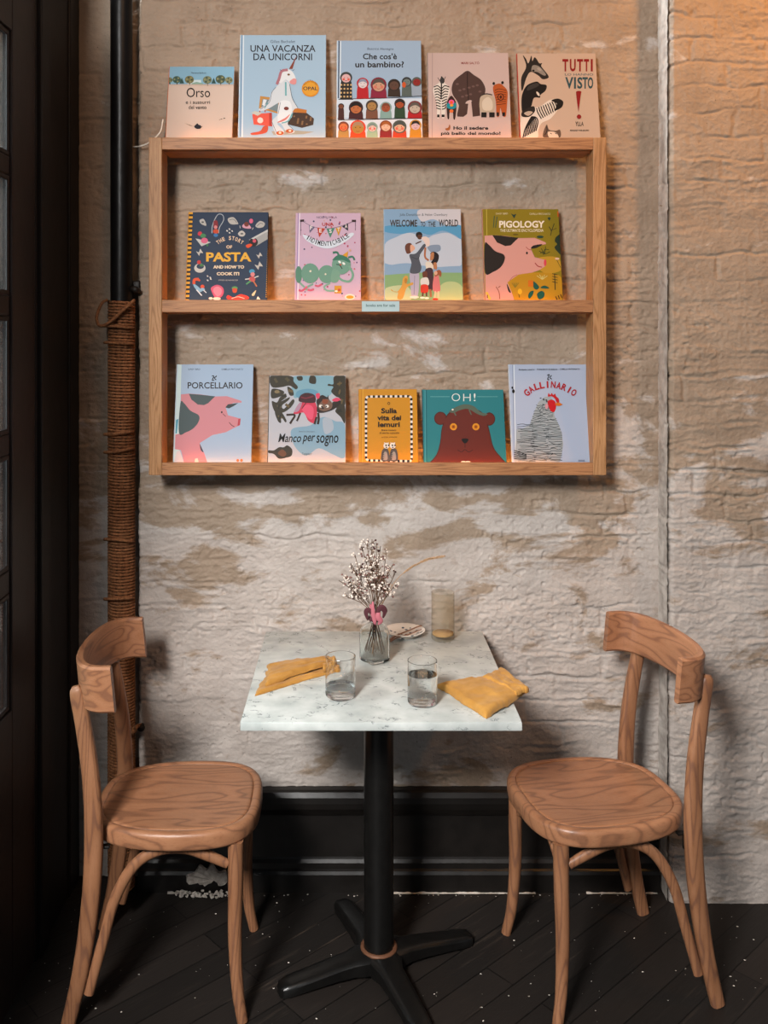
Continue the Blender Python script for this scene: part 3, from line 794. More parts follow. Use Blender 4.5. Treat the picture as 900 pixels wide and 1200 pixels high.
kid(98, 802, 950, 50, '8a4a34', 'd87c4a', 'b08a4c', None, 'd9583a'); kid(230, 790, 950, 72, 'd9482a', 'b08440', 'e0521f', 'a88a6a'); kid(362, 808, 950, 50, '93ab9a', 'e0bcae', '9fb89a', '7f8f88', 'd9605a'); kid(486, 792, 950, 56, '8a4a2c', 'dcb49a', '8a2a2c', 'a8602c'); kid(612, 790, 950, 64, '5a5f58', 'd6aa8c', 'c0482a', '4c524e', 'cf6a58'); kid(758, 786, 950, 54, 'c08a30', 'd0b0b4', 'c48a2c', '24221f')
A.done()
# 4 animal bottoms
A = book(0, 503.5, 600, 62, 'c4aea8', 'b9a6a0', .011, (495, 50, .12778), 'pinkish square book on top of shelf with animals seen from behind')
A.L('a8948e', 6, (92, 95), (90, 870), sm=False)  # shade of the hinge groove painted as a line
A.T('MARI SALTÓ', 356, 172, 522, 198, '8a3a38', .02)
for p in (((318, 660), (340, 560), (420, 560), (410, 655), (376, 680), (320, 678)), ((448, 540), (520, 520), (530, 670), (462, 680))): A.P('4c3834', *p)
A.S('4f3b37', (415, 258), (470, 295), (540, 345), (577, 420), (565, 490), (530, 540), (500, 600), (480, 600), (450, 530), (400, 545), (390, 600), (350, 610), (320, 540), (280, 480), (268, 420), (290, 350), (360, 290))
A.L('2a1e1d', 8, (412, 270), (414, 420), (424, 530)); 
for k in range(10): A.E('6e5652', 320 + (k * 61) % 220, 380 + (k * 47) % 130, 14, 9)
A.S('ded6cc', (178, 320), (205, 370), (245, 410), (248, 470), (215, 560), (205, 680), (178, 684), (170, 590), (155, 684), (135, 684), (132, 560), (98, 450), (110, 400), (150, 370)); A.L(K, 12, (176, 310), (172, 520)); A.L(K, 5, (140, 320), (158, 350)); A.L(K, 5, (212, 312), (196, 348)); A.S('3a3a3c', (160, 340), (180, 315), (202, 340), (196, 372), (166, 372))
for k in range(9): A.L(K, 9, (104 + k * 3, 408 + k * 24), (140, 396 + k * 26), (168, 420 + k * 24)); A.L(K, 9, (246 - k * 4, 408 + k * 22), (206, 396 + k * 26), (178, 420 + k * 24))
A.R(K, 135, 660, 156, 686); A.R(K, 176, 660, 203, 684)
A.S('38231f', (265, 488), (300, 530), (312, 590), (300, 698), (284, 698), (278, 640), (250, 640), (245, 696), (230, 694), (222, 590), (232, 530)); A.S('1f8a96', (226, 560), (265, 545), (310, 560), (304, 600), (266, 610), (226, 598)); A.E('e05a9a', 266, 546, 26, 22); A.E('e0562c', 266, 548, 14); A.E('d9a03a', 268, 575, 16, 12); A.E('d9703a', 266, 628, 18, 16)
A.S('b8a894', (600, 478), (655, 500), (668, 580), (640, 650), (600, 640), (550, 650), (524, 600), (528, 510), (560, 482)); A.S('cfc2b0', (600, 500), (640, 540), (640, 610), (600, 625), (555, 610), (550, 540)); A.R(K, 540, 640, 588, 686); A.R(K, 612, 640, 662, 686); A.L('2f2a28', 9, (550, 478), (590, 470), (640, 480))
A.S('b0592a', (655, 395), (705, 376), (745, 400), (780, 450), (776, 560), (765, 672), (735, 672), (715, 600), (705, 672), (680, 672), (672, 540), (648, 440)); A.E(K, 654, 376, 12, 14); A.E(K, 734, 368, 12, 14)
for k in range(7): A.L('4a1f12', 5, (664 + k * 2, 440 + k * 22), (700, 425 + k * 24), (770 - k, 440 + k * 20))
for k in range(3): A.E('4a1f12' if k % 2 == 0 else 'b0592a', 718, 500, 30 - k * 9, 34 - k * 9)
A.R(K, 680, 640, 702, 674); A.R(K, 732, 640, 758, 674)
A.S('9a5a2a', (208, 790), (235, 780), (248, 752), (256, 770), (250, 800), (222, 806)); A.T('Ho il sedere', 284, 768, 604, 800, K, .03); A.T('più bello del mondo!', 170, 818, 716, 856, K, .03); A.done()
# 5 black and white animals
A = book(0, 610.6, 704.6, 62.5, 'c3ab98', 'a83a22', .012, (600, 55, .12778), 'beige book on top of shelf, rightmost, with giraffe and zebra heads')
A.S('2c2826', (100, 80), (128, 110), (150, 150), (178, 80), (186, 130), (205, 96), (225, 110), (250, 150), (276, 150), (270, 180), (330, 258), (330, 286), (280, 296), (240, 262), (170, 230), (130, 290), (100, 390), (86, 390), (86, 280), (130, 180)); A.S('8f857c', (190, 170), (250, 180), (310, 250), (290, 262), (230, 230), (180, 225)); A.E(K, 196, 218, 12, 9); A.E('a89c90', 250, 205, 22, 12, 30)
A.S('1a1819', (98, 420), (140, 350), (225, 318), (262, 340), (316, 352), (308, 400), (262, 440), (255, 466), (200, 470), (170, 560), (100, 610), (86, 500)); A.E('d8cabc', 238, 430, 10, 24, -35); A.S('3c3836', (150, 360), (220, 330), (250, 350), (200, 380), (140, 400))
A.S('dcd0c4', (90, 620), (150, 600), (200, 560), (260, 545), (340, 490), (420, 475), (468, 500), (460, 545), (420, 580), (350, 660), (270, 700), (240, 770), (228, 834), (86, 834)); A.S('1d1a1a', (360, 492), (420, 474), (468, 500), (462, 545), (430, 572), (395, 580), (410, 520))
for k in range(8): A.L(K, 11, (100 + k * 17, 834 - k * 9), (118 + k * 17, 760 - k * 10), (150 + k * 10, 690 - k * 6), (180, 640))
for k in range(9): A.L(K, 10, (225 + k * 20, 560 - k * 8), (235 + k * 21, 600 - k * 9), (270 + k * 18, 660 - k * 10))
A.S('2a2625', (90, 600), (150, 560), (200, 545), (210, 590), (160, 640), (95, 640)); A.S('b8a898', (110, 610), (150, 590), (190, 600), (150, 632))
A.S('6a564a', (285, 790), (318, 712), (340, 760), (400, 770), (440, 762), (436, 834), (300, 834)); A.S('d8c6b4', (330, 780), (400, 785), (425, 834), (345, 834)); A.L(K, 6, (350, 790), (365, 800)); A.L(K, 6, (395, 790), (410, 800)); A.L(K, 7, (300, 810), (320, 770), (318, 730))
for i, (a, b2) in enumerate(((462, 516), (530, 584), (596, 650), (660, 706))): A.T('TUTT'[i], a, 112, b2, 226, '8c1f24', .035)
A.R('8c1f24', 722, 112, 740, 226); A.T('LO HANNO', 484, 243, 744, 264, '5f6a70', .01); A.T('V', 488, 278, 562, 384, '33535a', .03); A.R('33535a', 568, 278, 586, 384)
for ch, a, b2 in (('S', 598, 645), ('T', 645, 695), ('O', 694, 744)): A.T(ch, a, 278, b2, 384, '33535a', .03)
A.S('8c1f24', (592, 408), (632, 408), (630, 440), (612, 582), (606, 582), (588, 440)); A.E('8c1f24', 614, 641, 21); A.T('YLLA', 580, 686, 656, 726, K, .01); A.T('MARGARET WISE BROWN', 532, 760, 704, 774, K, .02); A.done()
# 6 navy pasta
A = book(1, 217, 312.4, 248.5, '2b3c54', 'c98a22', .015, (210, 240, .12778), 'navy blue book on middle shelf with yellow striped spine and pasta shapes')
A.P('1c2026', (88, 60), (126, 60), (92, 872), (48, 872))
for k in range(21): y = 66 + k * 40; o_ = (y - 60) * .043; A.P('e0a52c', (88 - o_, y), (126 - o_, y), (125 - o_, y + 20), (87 - o_, y + 20))
for k in range(27): A.R('e0a52c', 812 - k * .7, 320 + k * 20, 824 - k * .7, 330 + k * 20)
A.AT('e8c9a8', 'THE STORY', [(352, 366), (410, 332), (465, 322), (520, 332), (580, 366)], 34, .03, 22); A.T('OF', 432, 372, 486, 402, 'e8c9a8', .04)
A.T('PASTA', 248, 436, 662, 522, 'e8b23c', .035); A.T('AND HOW TO', 312, 556, 596, 586, 'e8d2b4', .05); A.T('COOK IT!', 344, 618, 552, 648, 'e8d2b4', .05); A.T('STEVEN GUARNACCIA', 360, 686, 540, 698, 'c9c2b8')
A.S('b9b6b0', (190, 140), (225, 132), (250, 190), (215, 184), (192, 165)); A.E('5a5a5a', 216, 160, 12, 8); A.S('b9b6b0', (445, 130), (500, 116), (540, 168), (530, 180), (470, 176)); A.L('6c6c6a', 5, (460, 140), (500, 135), (528, 165)); A.S('b9b6b0', (700, 190), (740, 150), (785, 170), (770, 205), (720, 212)); A.L('6c6c6a', 5, (715, 195), (745, 170), (770, 178)); A.S('c4bfb8', (540, 262), (575, 238), (606, 265), (590, 290), (555, 288)); A.E('6c6c6a', 575, 266, 14, 8)
A.L('aeb6bc', 7, (300, 262), (306, 190), (350, 96), (395, 92), (408, 140), (370, 210), (362, 262)); A.S('8a2c34', (318, 150), (350, 150), (354, 210), (318, 210)); A.E('d98a8a', 334, 206, 16); A.E('c9502c', 336, 244, 26, 22); A.E('3f7ab0', 336, 280, 20, 16)
A.S('d9a0b0', (580, 190), (620, 166), (660, 210), (640, 220), (590, 212)); A.E('7a3a2c', 618, 180, 22); A.E('d96a8a', 660, 150, 18, 22); A.L('d9d4cc', 5, (556, 192), (560, 216)); A.L('d9d4cc', 5, (670, 230), (680, 210))
A.P('a6a6a4', (640, 322), (816, 226), (816, 316), (706, 380)); A.E('241c20', 682, 344, 40, 40); A.E('d05a6a', 690, 332, 16); A.S('e0562c', (612, 374), (650, 358), (670, 372), (630, 398)); A.P('c4c4c0', (660, 310), (816, 226), (816, 246), (680, 318))
A.P('c4c4c0', (150, 310), (240, 330), (290, 345), (205, 382)); A.E('c9384a', 190, 266, 20); A.E('4a8a5a', 220, 285, 26, 20); A.E('d96a8a', 232, 330, 32, 26); A.E('3f7a4a', 258, 372, 10, 12)
for x, y, r_ in ((188, 438, 1), (735, 466, .9), (730, 560, 1.2)): A.P('c4bfb6', (x - 32 * r_, y - 10), (x - 6, y), (x + 6, y - 34 * r_), (x + 32 * r_, y + 6), (x + 6, y + 4), (x - 4, y + 32 * r_))
A.E('c9c4bc', 190, 582, 52, 42); A.E('2b3c54', 194, 566, 34, 24); A.E('c93a34', 182, 528, 18); A.E('4a7a4a', 206, 556, 20, 12)
for x, y in ((440, 240), (462, 225), (486, 242), (462, 258), (262, 656), (286, 668), (262, 694), (290, 682)): A.E('d9d4cc', x, y, 9, 6, 40)
A.L('d9562c', 26, (136, 730), (140, 690), (180, 684)); A.L('d9562c', 18, (170, 680), (190, 700)); A.S('8ab4cc', (130, 730), (160, 740), (210, 790), (180, 800), (145, 765)); A.L('d9dfe2', 10, (160, 780), (208, 834)); A.E('d9562c', 214, 752, 18); A.E('8ab4cc', 215, 778, 22, 14); A.L('d9dfe2', 8, (225, 785), (250, 808))
A.S('cf5a78', (300, 800), (295, 760), (350, 735), (400, 760), (408, 810), (380, 850), (330, 850)); A.S('e58a9c', (315, 800), (320, 765), (355, 752), (388, 775), (385, 820), (350, 840)); A.E('ecd9cc', 345, 862, 36, 14); A.E('ecd9cc', 290, 860, 18, 12)
A.E('5a9a5a', 510, 765, 28, 16); A.S('c9502c', (490, 770), (530, 770), (524, 805), (496, 805)); A.S('d8402c', (448, 830), (500, 850), (560, 822), (630, 840), (625, 868), (450, 868)); A.L('f0d0c0', 6, (480, 862), (540, 845), (600, 862))
A.E('4a9aba', 668, 612, 26, 20); A.E('d98a8a', 674, 640, 20); A.S('c25a5a', (640, 670), (690, 660), (695, 700), (650, 705)); A.L('d9d4cc', 9, (605, 685), (645, 680)); A.L('d9d4cc', 9, (690, 670), (728, 655)); A.L('5a9a6a', 14, (655, 700), (615, 730)); A.L('c9784a', 12, (680, 700), (712, 750)); A.S('d9d0a8', (668, 820), (705, 785), (690, 830), (672, 836)); A.P('e8e0d4', (722, 840), (745, 868), (708, 868)); A.done()
# 7 pink caterpillar
A = book(1, 345.5, 423, 249.5, 'cbb0c4', 'c9a9bc', .011, (340, 240, .1), 'small lilac book on middle shelf with a green caterpillar under bunting')

A.L('9a84b4', 8, (96, 95), (72, 1110), sm=False); A.L('e8dcea', 12, (112, 95), (90, 1110), sm=False)  # painted shade and highlight of the hinge groove
rr = random.Random(8)
for k in range(70): A.E(rr.choice(['b04a6a', '6a4a7a', '3f4a6a', 'd0a04a', 'c9606a', '8a6a9a']), rr.uniform(110, 820), rr.uniform(110, 1090), rr.uniform(5, 11))
A.T('NOEMI VOLA', 310, 136, 550, 160, '5a4a60'); A.T('UNA', 374, 210, 512, 250, 'b83a2c', .03)
A.L('7a6a7a', 5, (140, 190), (250, 250), (380, 280), (520, 270), (640, 235), (750, 190)); A.L('3a2a2c', 26, (116, 190), (165, 185)); A.L('3a2a2c', 26, (722, 190), (772, 190)); A.L('4a3a50', 5, (124, 190), (122, 360)); A.L('4a3a50', 5, (764, 190), (764, 300))
for pts, c, ch in ((((222, 238), (292, 262), (228, 334)), '6e6a86', 'F'), (((318, 268), (412, 280), (340, 384)), 'b8432c', 'E'), (((426, 282), (522, 276), (470, 390)), '4f8a78', 'S'), (((532, 276), (604, 256), (568, 366)), 'c9962e', 'T'), (((608, 256), (678, 216), (680, 308)), '2a3440', 'A')):
    A.P(c, *pts); mx = sum(p[0] for p in pts) / 3; my = sum(p[1] for p in pts) / 3; A.T(ch, mx - 15, my - 30, mx + 15, my + 16, 'e8e0dc', .02)
A.S('d4dde8', (160, 350), (300, 410), (450, 430), (600, 390), (715, 330), (745, 355), (640, 440), (500, 505), (380, 508), (240, 450), (165, 390)); A.AT(K, 'INDIMENTICABILE', [(180, 400), (300, 462), (450, 484), (590, 440), (700, 372)], 56, .01, 30)
A.L('7fa894', 22, (110, 910), (170, 970), (200, 1000)); A.L('7fa894', 22, (270, 930), (210, 960), (170, 1000)); A.L('c9607a', 24, (100, 1000), (140, 1008), (200, 960)); A.L('c9607a', 24, (205, 995), (240, 1003), (280, 990)); A.L('c9607a', 22, (290, 945), (330, 955), (375, 930))
A.E('5a8a76', 100, 820, 40, 100); A.E('6f9a88', 235, 805, 105, 118); A.E('6f9a88', 430, 815, 100, 106); A.E('749e8c', 600, 705, 112, 112); A.S('7aa28e', (500, 760), (580, 790), (560, 900), (480, 900))
A.S('3f7a66', (495, 650), (560, 590), (640, 600), (700, 650), (700, 680), (620, 650), (560, 650)); A.L('3f7a66', 24, (575, 610), (550, 560), (500, 562)); A.L('3f7a66', 22, (680, 620), (730, 610), (756, 650)); A.L('7aa892', 26, (690, 720), (735, 820), (700, 895), (620, 890), (560, 850)); A.L('86b09c', 20, (470, 920), (400, 960), (430, 1005), (520, 1010)); A.P('d09a2c', (612, 592), (680, 545), (672, 618)); A.E('d9b08c', 700, 535, 14)
A.L('2b3a3a', 9, (540, 700), (580, 710), (610, 752)); A.E('e8ece8', 580, 672, 18, 12, 40); A.E('e8ece8', 628, 690, 20, 12, 40); A.E('c9503a', 592, 704, 10); A.E('e0dcc8', 238, 780, 12); A.E('e0dcc8', 415, 815, 10)
A.R('c9962e', 520, 950, 602, 1040); A.E('c0503a', 575, 1000, 16); A.E('e8e4dc', 540, 1015, 18, 10); A.E('ecdccc', 700, 1082, 60, 36); A.E('c9962e', 700, 1084, 44, 20); A.done()
# 8 family on the hill
A = book(1, 451, 543, 245, '88a8c4', 'a8bccc', .012, (440, 235, .12222), 'sky blue book on middle shelf with family lifting a baby on green hill')
A.S('c8c6cc', (430, 80), (850, 70), (850, 250), (700, 250), (560, 180), (440, 200)); A.S('5a9abf', (80, 250), (300, 230), (560, 255), (840, 240), (840, 380), (760, 330), (640, 290), (520, 330), (400, 300), (240, 320), (90, 300)); A.S('bcc4d0', (90, 420), (200, 350), (330, 310), (480, 360), (560, 330), (690, 310), (790, 360), (840, 400), (840, 600), (700, 640), (400, 620), (90, 600)); A.S('8494a8', (500, 440), (610, 425), (620, 480), (540, 500))
A.S('8aa6c0', (90, 640), (300, 600), (500, 640), (840, 630), (840, 700), (90, 715))
A.P('86a878', (80, 715), (200, 706), (450, 690), (850, 692), (850, 960), (80, 960)); A.S('b0bf8c', (640, 800), (760, 780), (840, 840), (840, 950), (560, 950)); A.S('b8c49a', (100, 840), (300, 820), (340, 950), (100, 950))
A.T('Julia Donaldson & Helen Oxenbury', 232, 122, 690, 156, '4a5058'); A.T('WELCOME', 138, 184, 400, 252, '43403f', .03); A.T('TO', 432, 202, 478, 252, '43403f', .025); A.T('THE', 504, 202, 576, 252, '43403f', .025); A.T('WORLD', 606, 182, 792, 250, '43403f', .03)
A.S('b0aabc', (332, 690), (415, 690), (405, 920), (350, 925), (335, 800)); A.L('7f7a90', 5, (376, 720), (370, 900)); A.E('e4d6cc', 372, 926, 44, 12); A.S('545862', (325, 520), (390, 505), (460, 420), (480, 440), (420, 540), (440, 640), (415, 695), (332, 692), (345, 600)); A.S('6b4232', (282, 450), (300, 415), (340, 410), (355, 450), (340, 500), (300, 508)); A.S('d9a68a', (335, 430), (360, 430), (380, 460), (350, 490), (335, 490)); A.L('3a3c44', 6, (345, 540), (400, 560), (425, 530))
A.E('231c1a', 418, 330, 32, 30); A.E('5c3a2c', 424, 350, 24, 24); A.S('dcc8c0', (440, 360), (480, 345), (515, 370), (518, 430), (490, 440), (470, 400)); A.L('5c3a2c', 12, (440, 390), (385, 415)); A.L('a86a48', 18, (478, 450), (475, 540), (510, 575))
A.S('241c1e', (525, 510), (560, 490), (605, 520), (600, 580), (560, 620), (530, 600), (550, 560)); A.S('b07a54', (530, 510), (560, 500), (555, 560), (525, 575)); A.S('d9cfc0', (485, 590), (540, 600), (552, 660), (490, 660)); A.S('b07a54', (555, 600), (585, 600), (588, 660), (560, 650)); A.S('4a3238', (478, 662), (550, 662), (548, 850), (510, 850), (490, 760)); A.L('a86a48', 20, (525, 850), (532, 925))
A.S('6a3f2e', (450, 690), (490, 680), (495, 735), (460, 745)); A.S('d4d0ca', (432, 760), (460, 740), (500, 742), (515, 790), (500, 815), (440, 815)); A.S('c9402a', (438, 812), (500, 812), (502, 880), (440, 885)); A.L('6a3f2e', 16, (455, 880), (452, 920)); A.L('6a3f2e', 16, (488, 880), (490, 920)); A.E('ece6e0', 450, 932, 22, 8); A.E('ece6e0', 492, 936, 22, 8)
A.S('cf7a7a', (560, 730), (600, 715), (615, 780), (618, 870), (552, 865)); A.S('9a5a3a', (565, 690), (610, 665), (632, 690), (625, 735), (605, 715), (575, 730)); A.E('d9a68a', 578, 695, 16, 20); A.L('e0c0a0', 14, (575, 870), (570, 935)); A.L('e0c0a0', 14, (602, 870), (602, 935)); A.E('c9382c', 574, 946, 28, 10)
A.S('c99a4a', (262, 750), (290, 720), (312, 740), (300, 800), (355, 785), (358, 808), (300, 835), (260, 940), (210, 940), (215, 880), (160, 870), (150, 850), (200, 880), (250, 820)); A.E('b0803a', 290, 770, 14, 26); A.done()
# 9 green pig
A = book(1, 568.8, 660.2, 245, '8a7a1e', 'b98a7a', .013, (555, 235, .12778), 'olive green book on middle shelf, rightmost, with a pink and black pig')
A.L('b9a84a', 7, (118, 70), (130, 912), sm=False)  # highlight of the hinge groove painted as a line
A.S('b48a20', (330, 700), (600, 660), (800, 700), (830, 910), (380, 912)); A.S('b9922e', (560, 540), (760, 520), (800, 640), (640, 660))
A.P('cf9a90', (100, 322), (200, 318), (300, 325), (420, 345), (560, 342), (660, 384), (664, 400), (560, 420), (525, 444), (560, 520), (655, 545), (660, 600), (600, 640), (540, 660), (410, 680), (310, 750), (345, 830), (372, 912), (110, 912))
A.P('2a2522', (172, 318), (250, 322), (412, 342), (340, 412), (290, 418), (215, 385)); A.S('2a2522', (102, 402), (140, 406), (200, 465), (275, 495), (285, 545), (250, 610), (180, 655), (106, 664)); A.S('2a2522', (526, 440), (550, 412), (630, 402), (580, 434)); A.S('2a2522', (304, 765), (320, 790), (342, 845), (318, 830))
A.E('cf4a58', 656, 571, 12, 32); A.E(K, 489, 482, 9, 12); A.L('9a3a3a', 8, (562, 572), (590, 602), (628, 612)); A.L('a8605a', 7, (480, 425), (500, 445), (528, 455)); A.L('b0706a', 6, (330, 735), (360, 700), (400, 680))
A.T('PIGOLOGY', 234, 186, 650, 250, 'e8dfd0', .03); A.T('THE ULTIMATE ENCYCLOPEDIA', 242, 262, 642, 288, 'd9d0b8', .015); A.T('DAISY BIRD', 204, 112, 314, 128, 'd9d0b0'); A.T('CAMILLA PINTONATO', 512, 114, 704, 132, 'd9d0b0')
A.P('2a4438', (340, 118), (368, 132), (392, 122), (372, 164)); A.P('2a4438', (676, 160), (695, 152), (708, 162), (694, 186)); A.L('3a3a24', 7, (706, 322), (712, 280), (690, 240)); A.L('3a3a24', 7, (712, 285), (740, 210)); A.L('5a4424', 6, (722, 270), (760, 255)); A.S('2c3a2a', (752, 340), (790, 310), (806, 320), (806, 490), (770, 470), (742, 430), (765, 400), (745, 375)); A.E('2c4a3a', 610, 334, 32, 12); A.E('6a5a1a', 385, 312, 26, 8)
for p in (((600, 462), (650, 490), (700, 470)), ((620, 440), (650, 490), (660, 420)), ((640, 500), (652, 450), (690, 452)), ((610, 485), (640, 470), (652, 490))): A.L('3f4420', 6, *p)
A.E('d9b8a0', 766, 534, 20, 10); A.L('5a5020', 5, (762, 545), (780, 580), (800, 620)); A.L('3a3820', 8, (742, 670), (748, 820)); 
for k in range(4): A.L('3a3820', 6, (720, 672 + k * 24), (770, 682 + k * 24), sm=False)
for k in range(5): A.L('c9c07a', 6, (630, 725), (580 + k * 24, 690 - 10 * (k % 2)), sm=False)
for k in range(5): A.L('8a7a2a', 6, (380, 800), (350 + k * 16, 755), sm=False)
for p in (((545, 740), (600, 790), (580, 818), (550, 800)), ((612, 800), (650, 780), (694, 804), (650, 808)), ((500, 870), (520, 835), (550, 830), (540, 870), (510, 900)), ((580, 860), (620, 830), (650, 850), (640, 890), (600, 906))): A.S('22594c', *p)
A.R('c9701e', 500, 732, 546, 790); A.R('c9601e', 768, 100, 790, 150); A.L('8a4a30', 6, (240, 905), (232, 840), (205, 790)); A.L('8a4a30', 6, (225, 800), (245, 785)); A.L('5a4a1a', 6, (420, 890), (412, 850)); A.E('d9b02a', 424, 835, 20, 26)
for k in range(4): A.L('5a2a18', 9, (752 + k * 22, 880 - k * 10), (765 + k * 22, 910 - k * 8)); A.E('e0b84a', 122 + k * 8, 850 + k * 16, 12); A.E(K, 126, 860 + k * 10, 5)
A.L('3a5a48', 7, (190, 140), (180, 250)); A.L('3a5a48', 7, (215, 150), (200, 250)); A.done()
# 10 pale blue pig
A = book(2, 202.7, 294.2, 427, 'a6bbd2', 'c9d6e2', .010, (195, 420, .12222), 'pale blue book on bottom shelf, leftmost, with a pink and grey pig')
A.P('c8dcdc', (110, 52), (146, 52), (132, 520), (120, 1006), (60, 1006)); A.P('4a98b0', (92, 590), (116, 580), (100, 720), (86, 720))
A.P('cc8a92', (140, 345), (220, 338), (330, 345), (470, 365), (580, 362), (720, 408), (722, 424), (640, 428), (568, 468), (590, 545), (712, 578), (706, 640), (640, 672), (570, 708), (440, 736), (320, 812), (360, 900), (395, 1004), (170, 1004), (140, 880), (82, 870), (86, 730), (130, 720))
A.P('48585a', (216, 340), (330, 348), (468, 364), (400, 430), (360, 448), (300, 442), (240, 395)); A.S('48585a', (134, 430), (170, 430), (230, 500), (310, 545), (310, 605), (260, 670), (190, 708), (120, 714)); A.P('3a4244', (566, 470), (590, 440), (690, 428), (640, 460), (600, 480)); A.S('3a4a58', (320, 822), (340, 860), (356, 900), (330, 880)); A.P('e4c8c0', (275, 962), (300, 956), (312, 1004), (270, 1004)); A.P('d9cccc', (100, 890), (130, 885), (170, 1004), (70, 1004))
A.P('b8404c', (690, 582), (712, 576), (706, 640), (682, 648)); A.E(K, 531, 516, 8, 10); A.L('4a2a2c', 5, (540, 530), (570, 558)); A.L('4a2a2c', 6, (602, 614), (625, 640), (652, 655))
A.T('DAISY BIRD', 210, 96, 324, 112, '4a5460', .01); A.T('CAMILLA PINTONATO', 528, 96, 736, 112, '4a5460', .01); A.L(K, 9, (436, 168), (456, 172), (440, 208), (460, 210)); A.L(K, 9, (482, 166), (462, 190), (478, 206)); A.L(K, 6, (440, 190), (480, 176)); A.T('PORCELLARIO', 204, 228, 730, 290, '33302f', .015); A.E('b8703a', 684, 978, 14); A.E('b8703a', 720, 978, 14); A.done()
# 11 flying creature
A = book(2, 313.6, 405, 440, 'b9bcc4', '3a362e', .012, (305, 430, .12222), 'watercolour book on bottom shelf with winged creature in a red skirt among leaves')
A.S('86aebc', (330, 90), (700, 90), (680, 260), (560, 300), (420, 260), (330, 300), (300, 180)); A.S('6a9cb4', (360, 230), (480, 210), (560, 250), (480, 320), (350, 290)); A.S('86a8bc', (300, 600), (480, 560), (600, 480), (720, 520), (810, 560), (812, 860), (700, 840), (560, 780), (440, 850), (330, 760)); A.S('a8b4c0', (600, 500), (680, 500), (700, 600), (620, 640))

for p in (((100, 85), (300, 90), (320, 140), (360, 190), (340, 215), (280, 180), (200, 195), (110, 190)), ((110, 215), (180, 215), (230, 240), (200, 280), (110, 300)), ((260, 190), (310, 220), (320, 270), (280, 270)), ((110, 330), (160, 340), (190, 290), (240, 255), (250, 290), (200, 330), (280, 290), (270, 320), (210, 370), (230, 400), (310, 312), (326, 340), (280, 400), (210, 440), (140, 430)), ((140, 430), (200, 430), (250, 510), (240, 530), (200, 480), (200, 535), (170, 520)), ((350, 95), (400, 90), (405, 125), (365, 130)), ((480, 85), (530, 95), (530, 160), (470, 150)), ((710, 90), (815, 90), (815, 360), (760, 300), (720, 280), (680, 235), (700, 190), (650, 180), (655, 162), (700, 165)), ((690, 340), (760, 330), (812, 380), (812, 540), (770, 480), (720, 430), (730, 390)), ((80, 800), (130, 800), (180, 770), (225, 770), (260, 752), (305, 790), (300, 850), (250, 870), (180, 880), (130, 835), (80, 825))): A.S('3c382c', *p)
for k in range(26): A.E(rr.choice(['5a523a', '2c2c24', '6a5a3a']), *[(150, 130), (260, 120), (170, 240), (230, 280), (180, 380), (260, 370), (190, 480), (760, 160), (760, 240), (780, 330), (760, 420), (290, 230), (220, 820)][k % 13], 26, 10, rr.uniform(0, 180))
A.E('8a7a5a', 160, 238, 24, 16); A.S('6a4a34', (170, 830), (210, 790), (250, 830), (220, 860))
A.S('c83c58', (330, 420), (380, 350), (450, 335), (520, 335), (545, 400), (540, 470), (525, 540), (460, 515), (420, 440), (360, 450), (320, 450)); A.S('e05a78', (400, 400), (460, 360), (510, 400), (500, 500), (450, 480)); A.S('b08aa0', (325, 430), (370, 350), (400, 350), (370, 420)); A.S('46222a', (372, 330), (380, 280), (430, 250), (500, 258), (530, 290), (525, 340), (450, 345)); A.L('7a2a3a', 14, (390, 290), (440, 300), (510, 280)); A.L('4a2228', 8, (440, 340), (400, 400))
A.L('3a2a24', 20, (250, 460), (330, 462), (300, 520), (285, 545)); A.L('3a2a24', 18, (385, 440), (360, 500), (350, 520)); A.L('3a2a24', 22, (555, 440), (560, 500), (552, 550)); A.L('3a2a24', 20, (540, 480), (520, 550)); A.S('2f2622', (540, 320), (590, 270), (640, 290), (650, 270), (660, 310), (700, 350), (760, 320), (770, 350), (700, 410), (600, 440), (545, 430), (545, 370)); A.S('7a5f50', (560, 370), (600, 320), (650, 310), (690, 350), (680, 400), (620, 425), (570, 410)); A.S('8a4a2c', (600, 310), (650, 320), (640, 350), (600, 350)); A.E('e8e4dc', 580, 376, 18, 14); A.E('e8e4dc', 640, 378, 18, 14); A.E(K, 590, 380, 8); A.E(K, 632, 380, 8); A.E(K, 600, 396, 12, 8); A.S('d8486a', (535, 260), (570, 255), (565, 300), (540, 300)); A.S('d8486a', (690, 315), (730, 295), (770, 310), (740, 330), (700, 330))
A.T('Beatrice Alemagna', 372, 614, 522, 628, '5a6a78'); A.T('Manco', 172, 640, 386, 722, K, .012, .2); A.T('per', 404, 656, 512, 740, K, .012, .2); A.T('sogno', 534, 656, 744, 762, K, .012, .08); A.T('Topipittori', 396, 822, 490, 852, '4a5866', 0, .2); A.done()
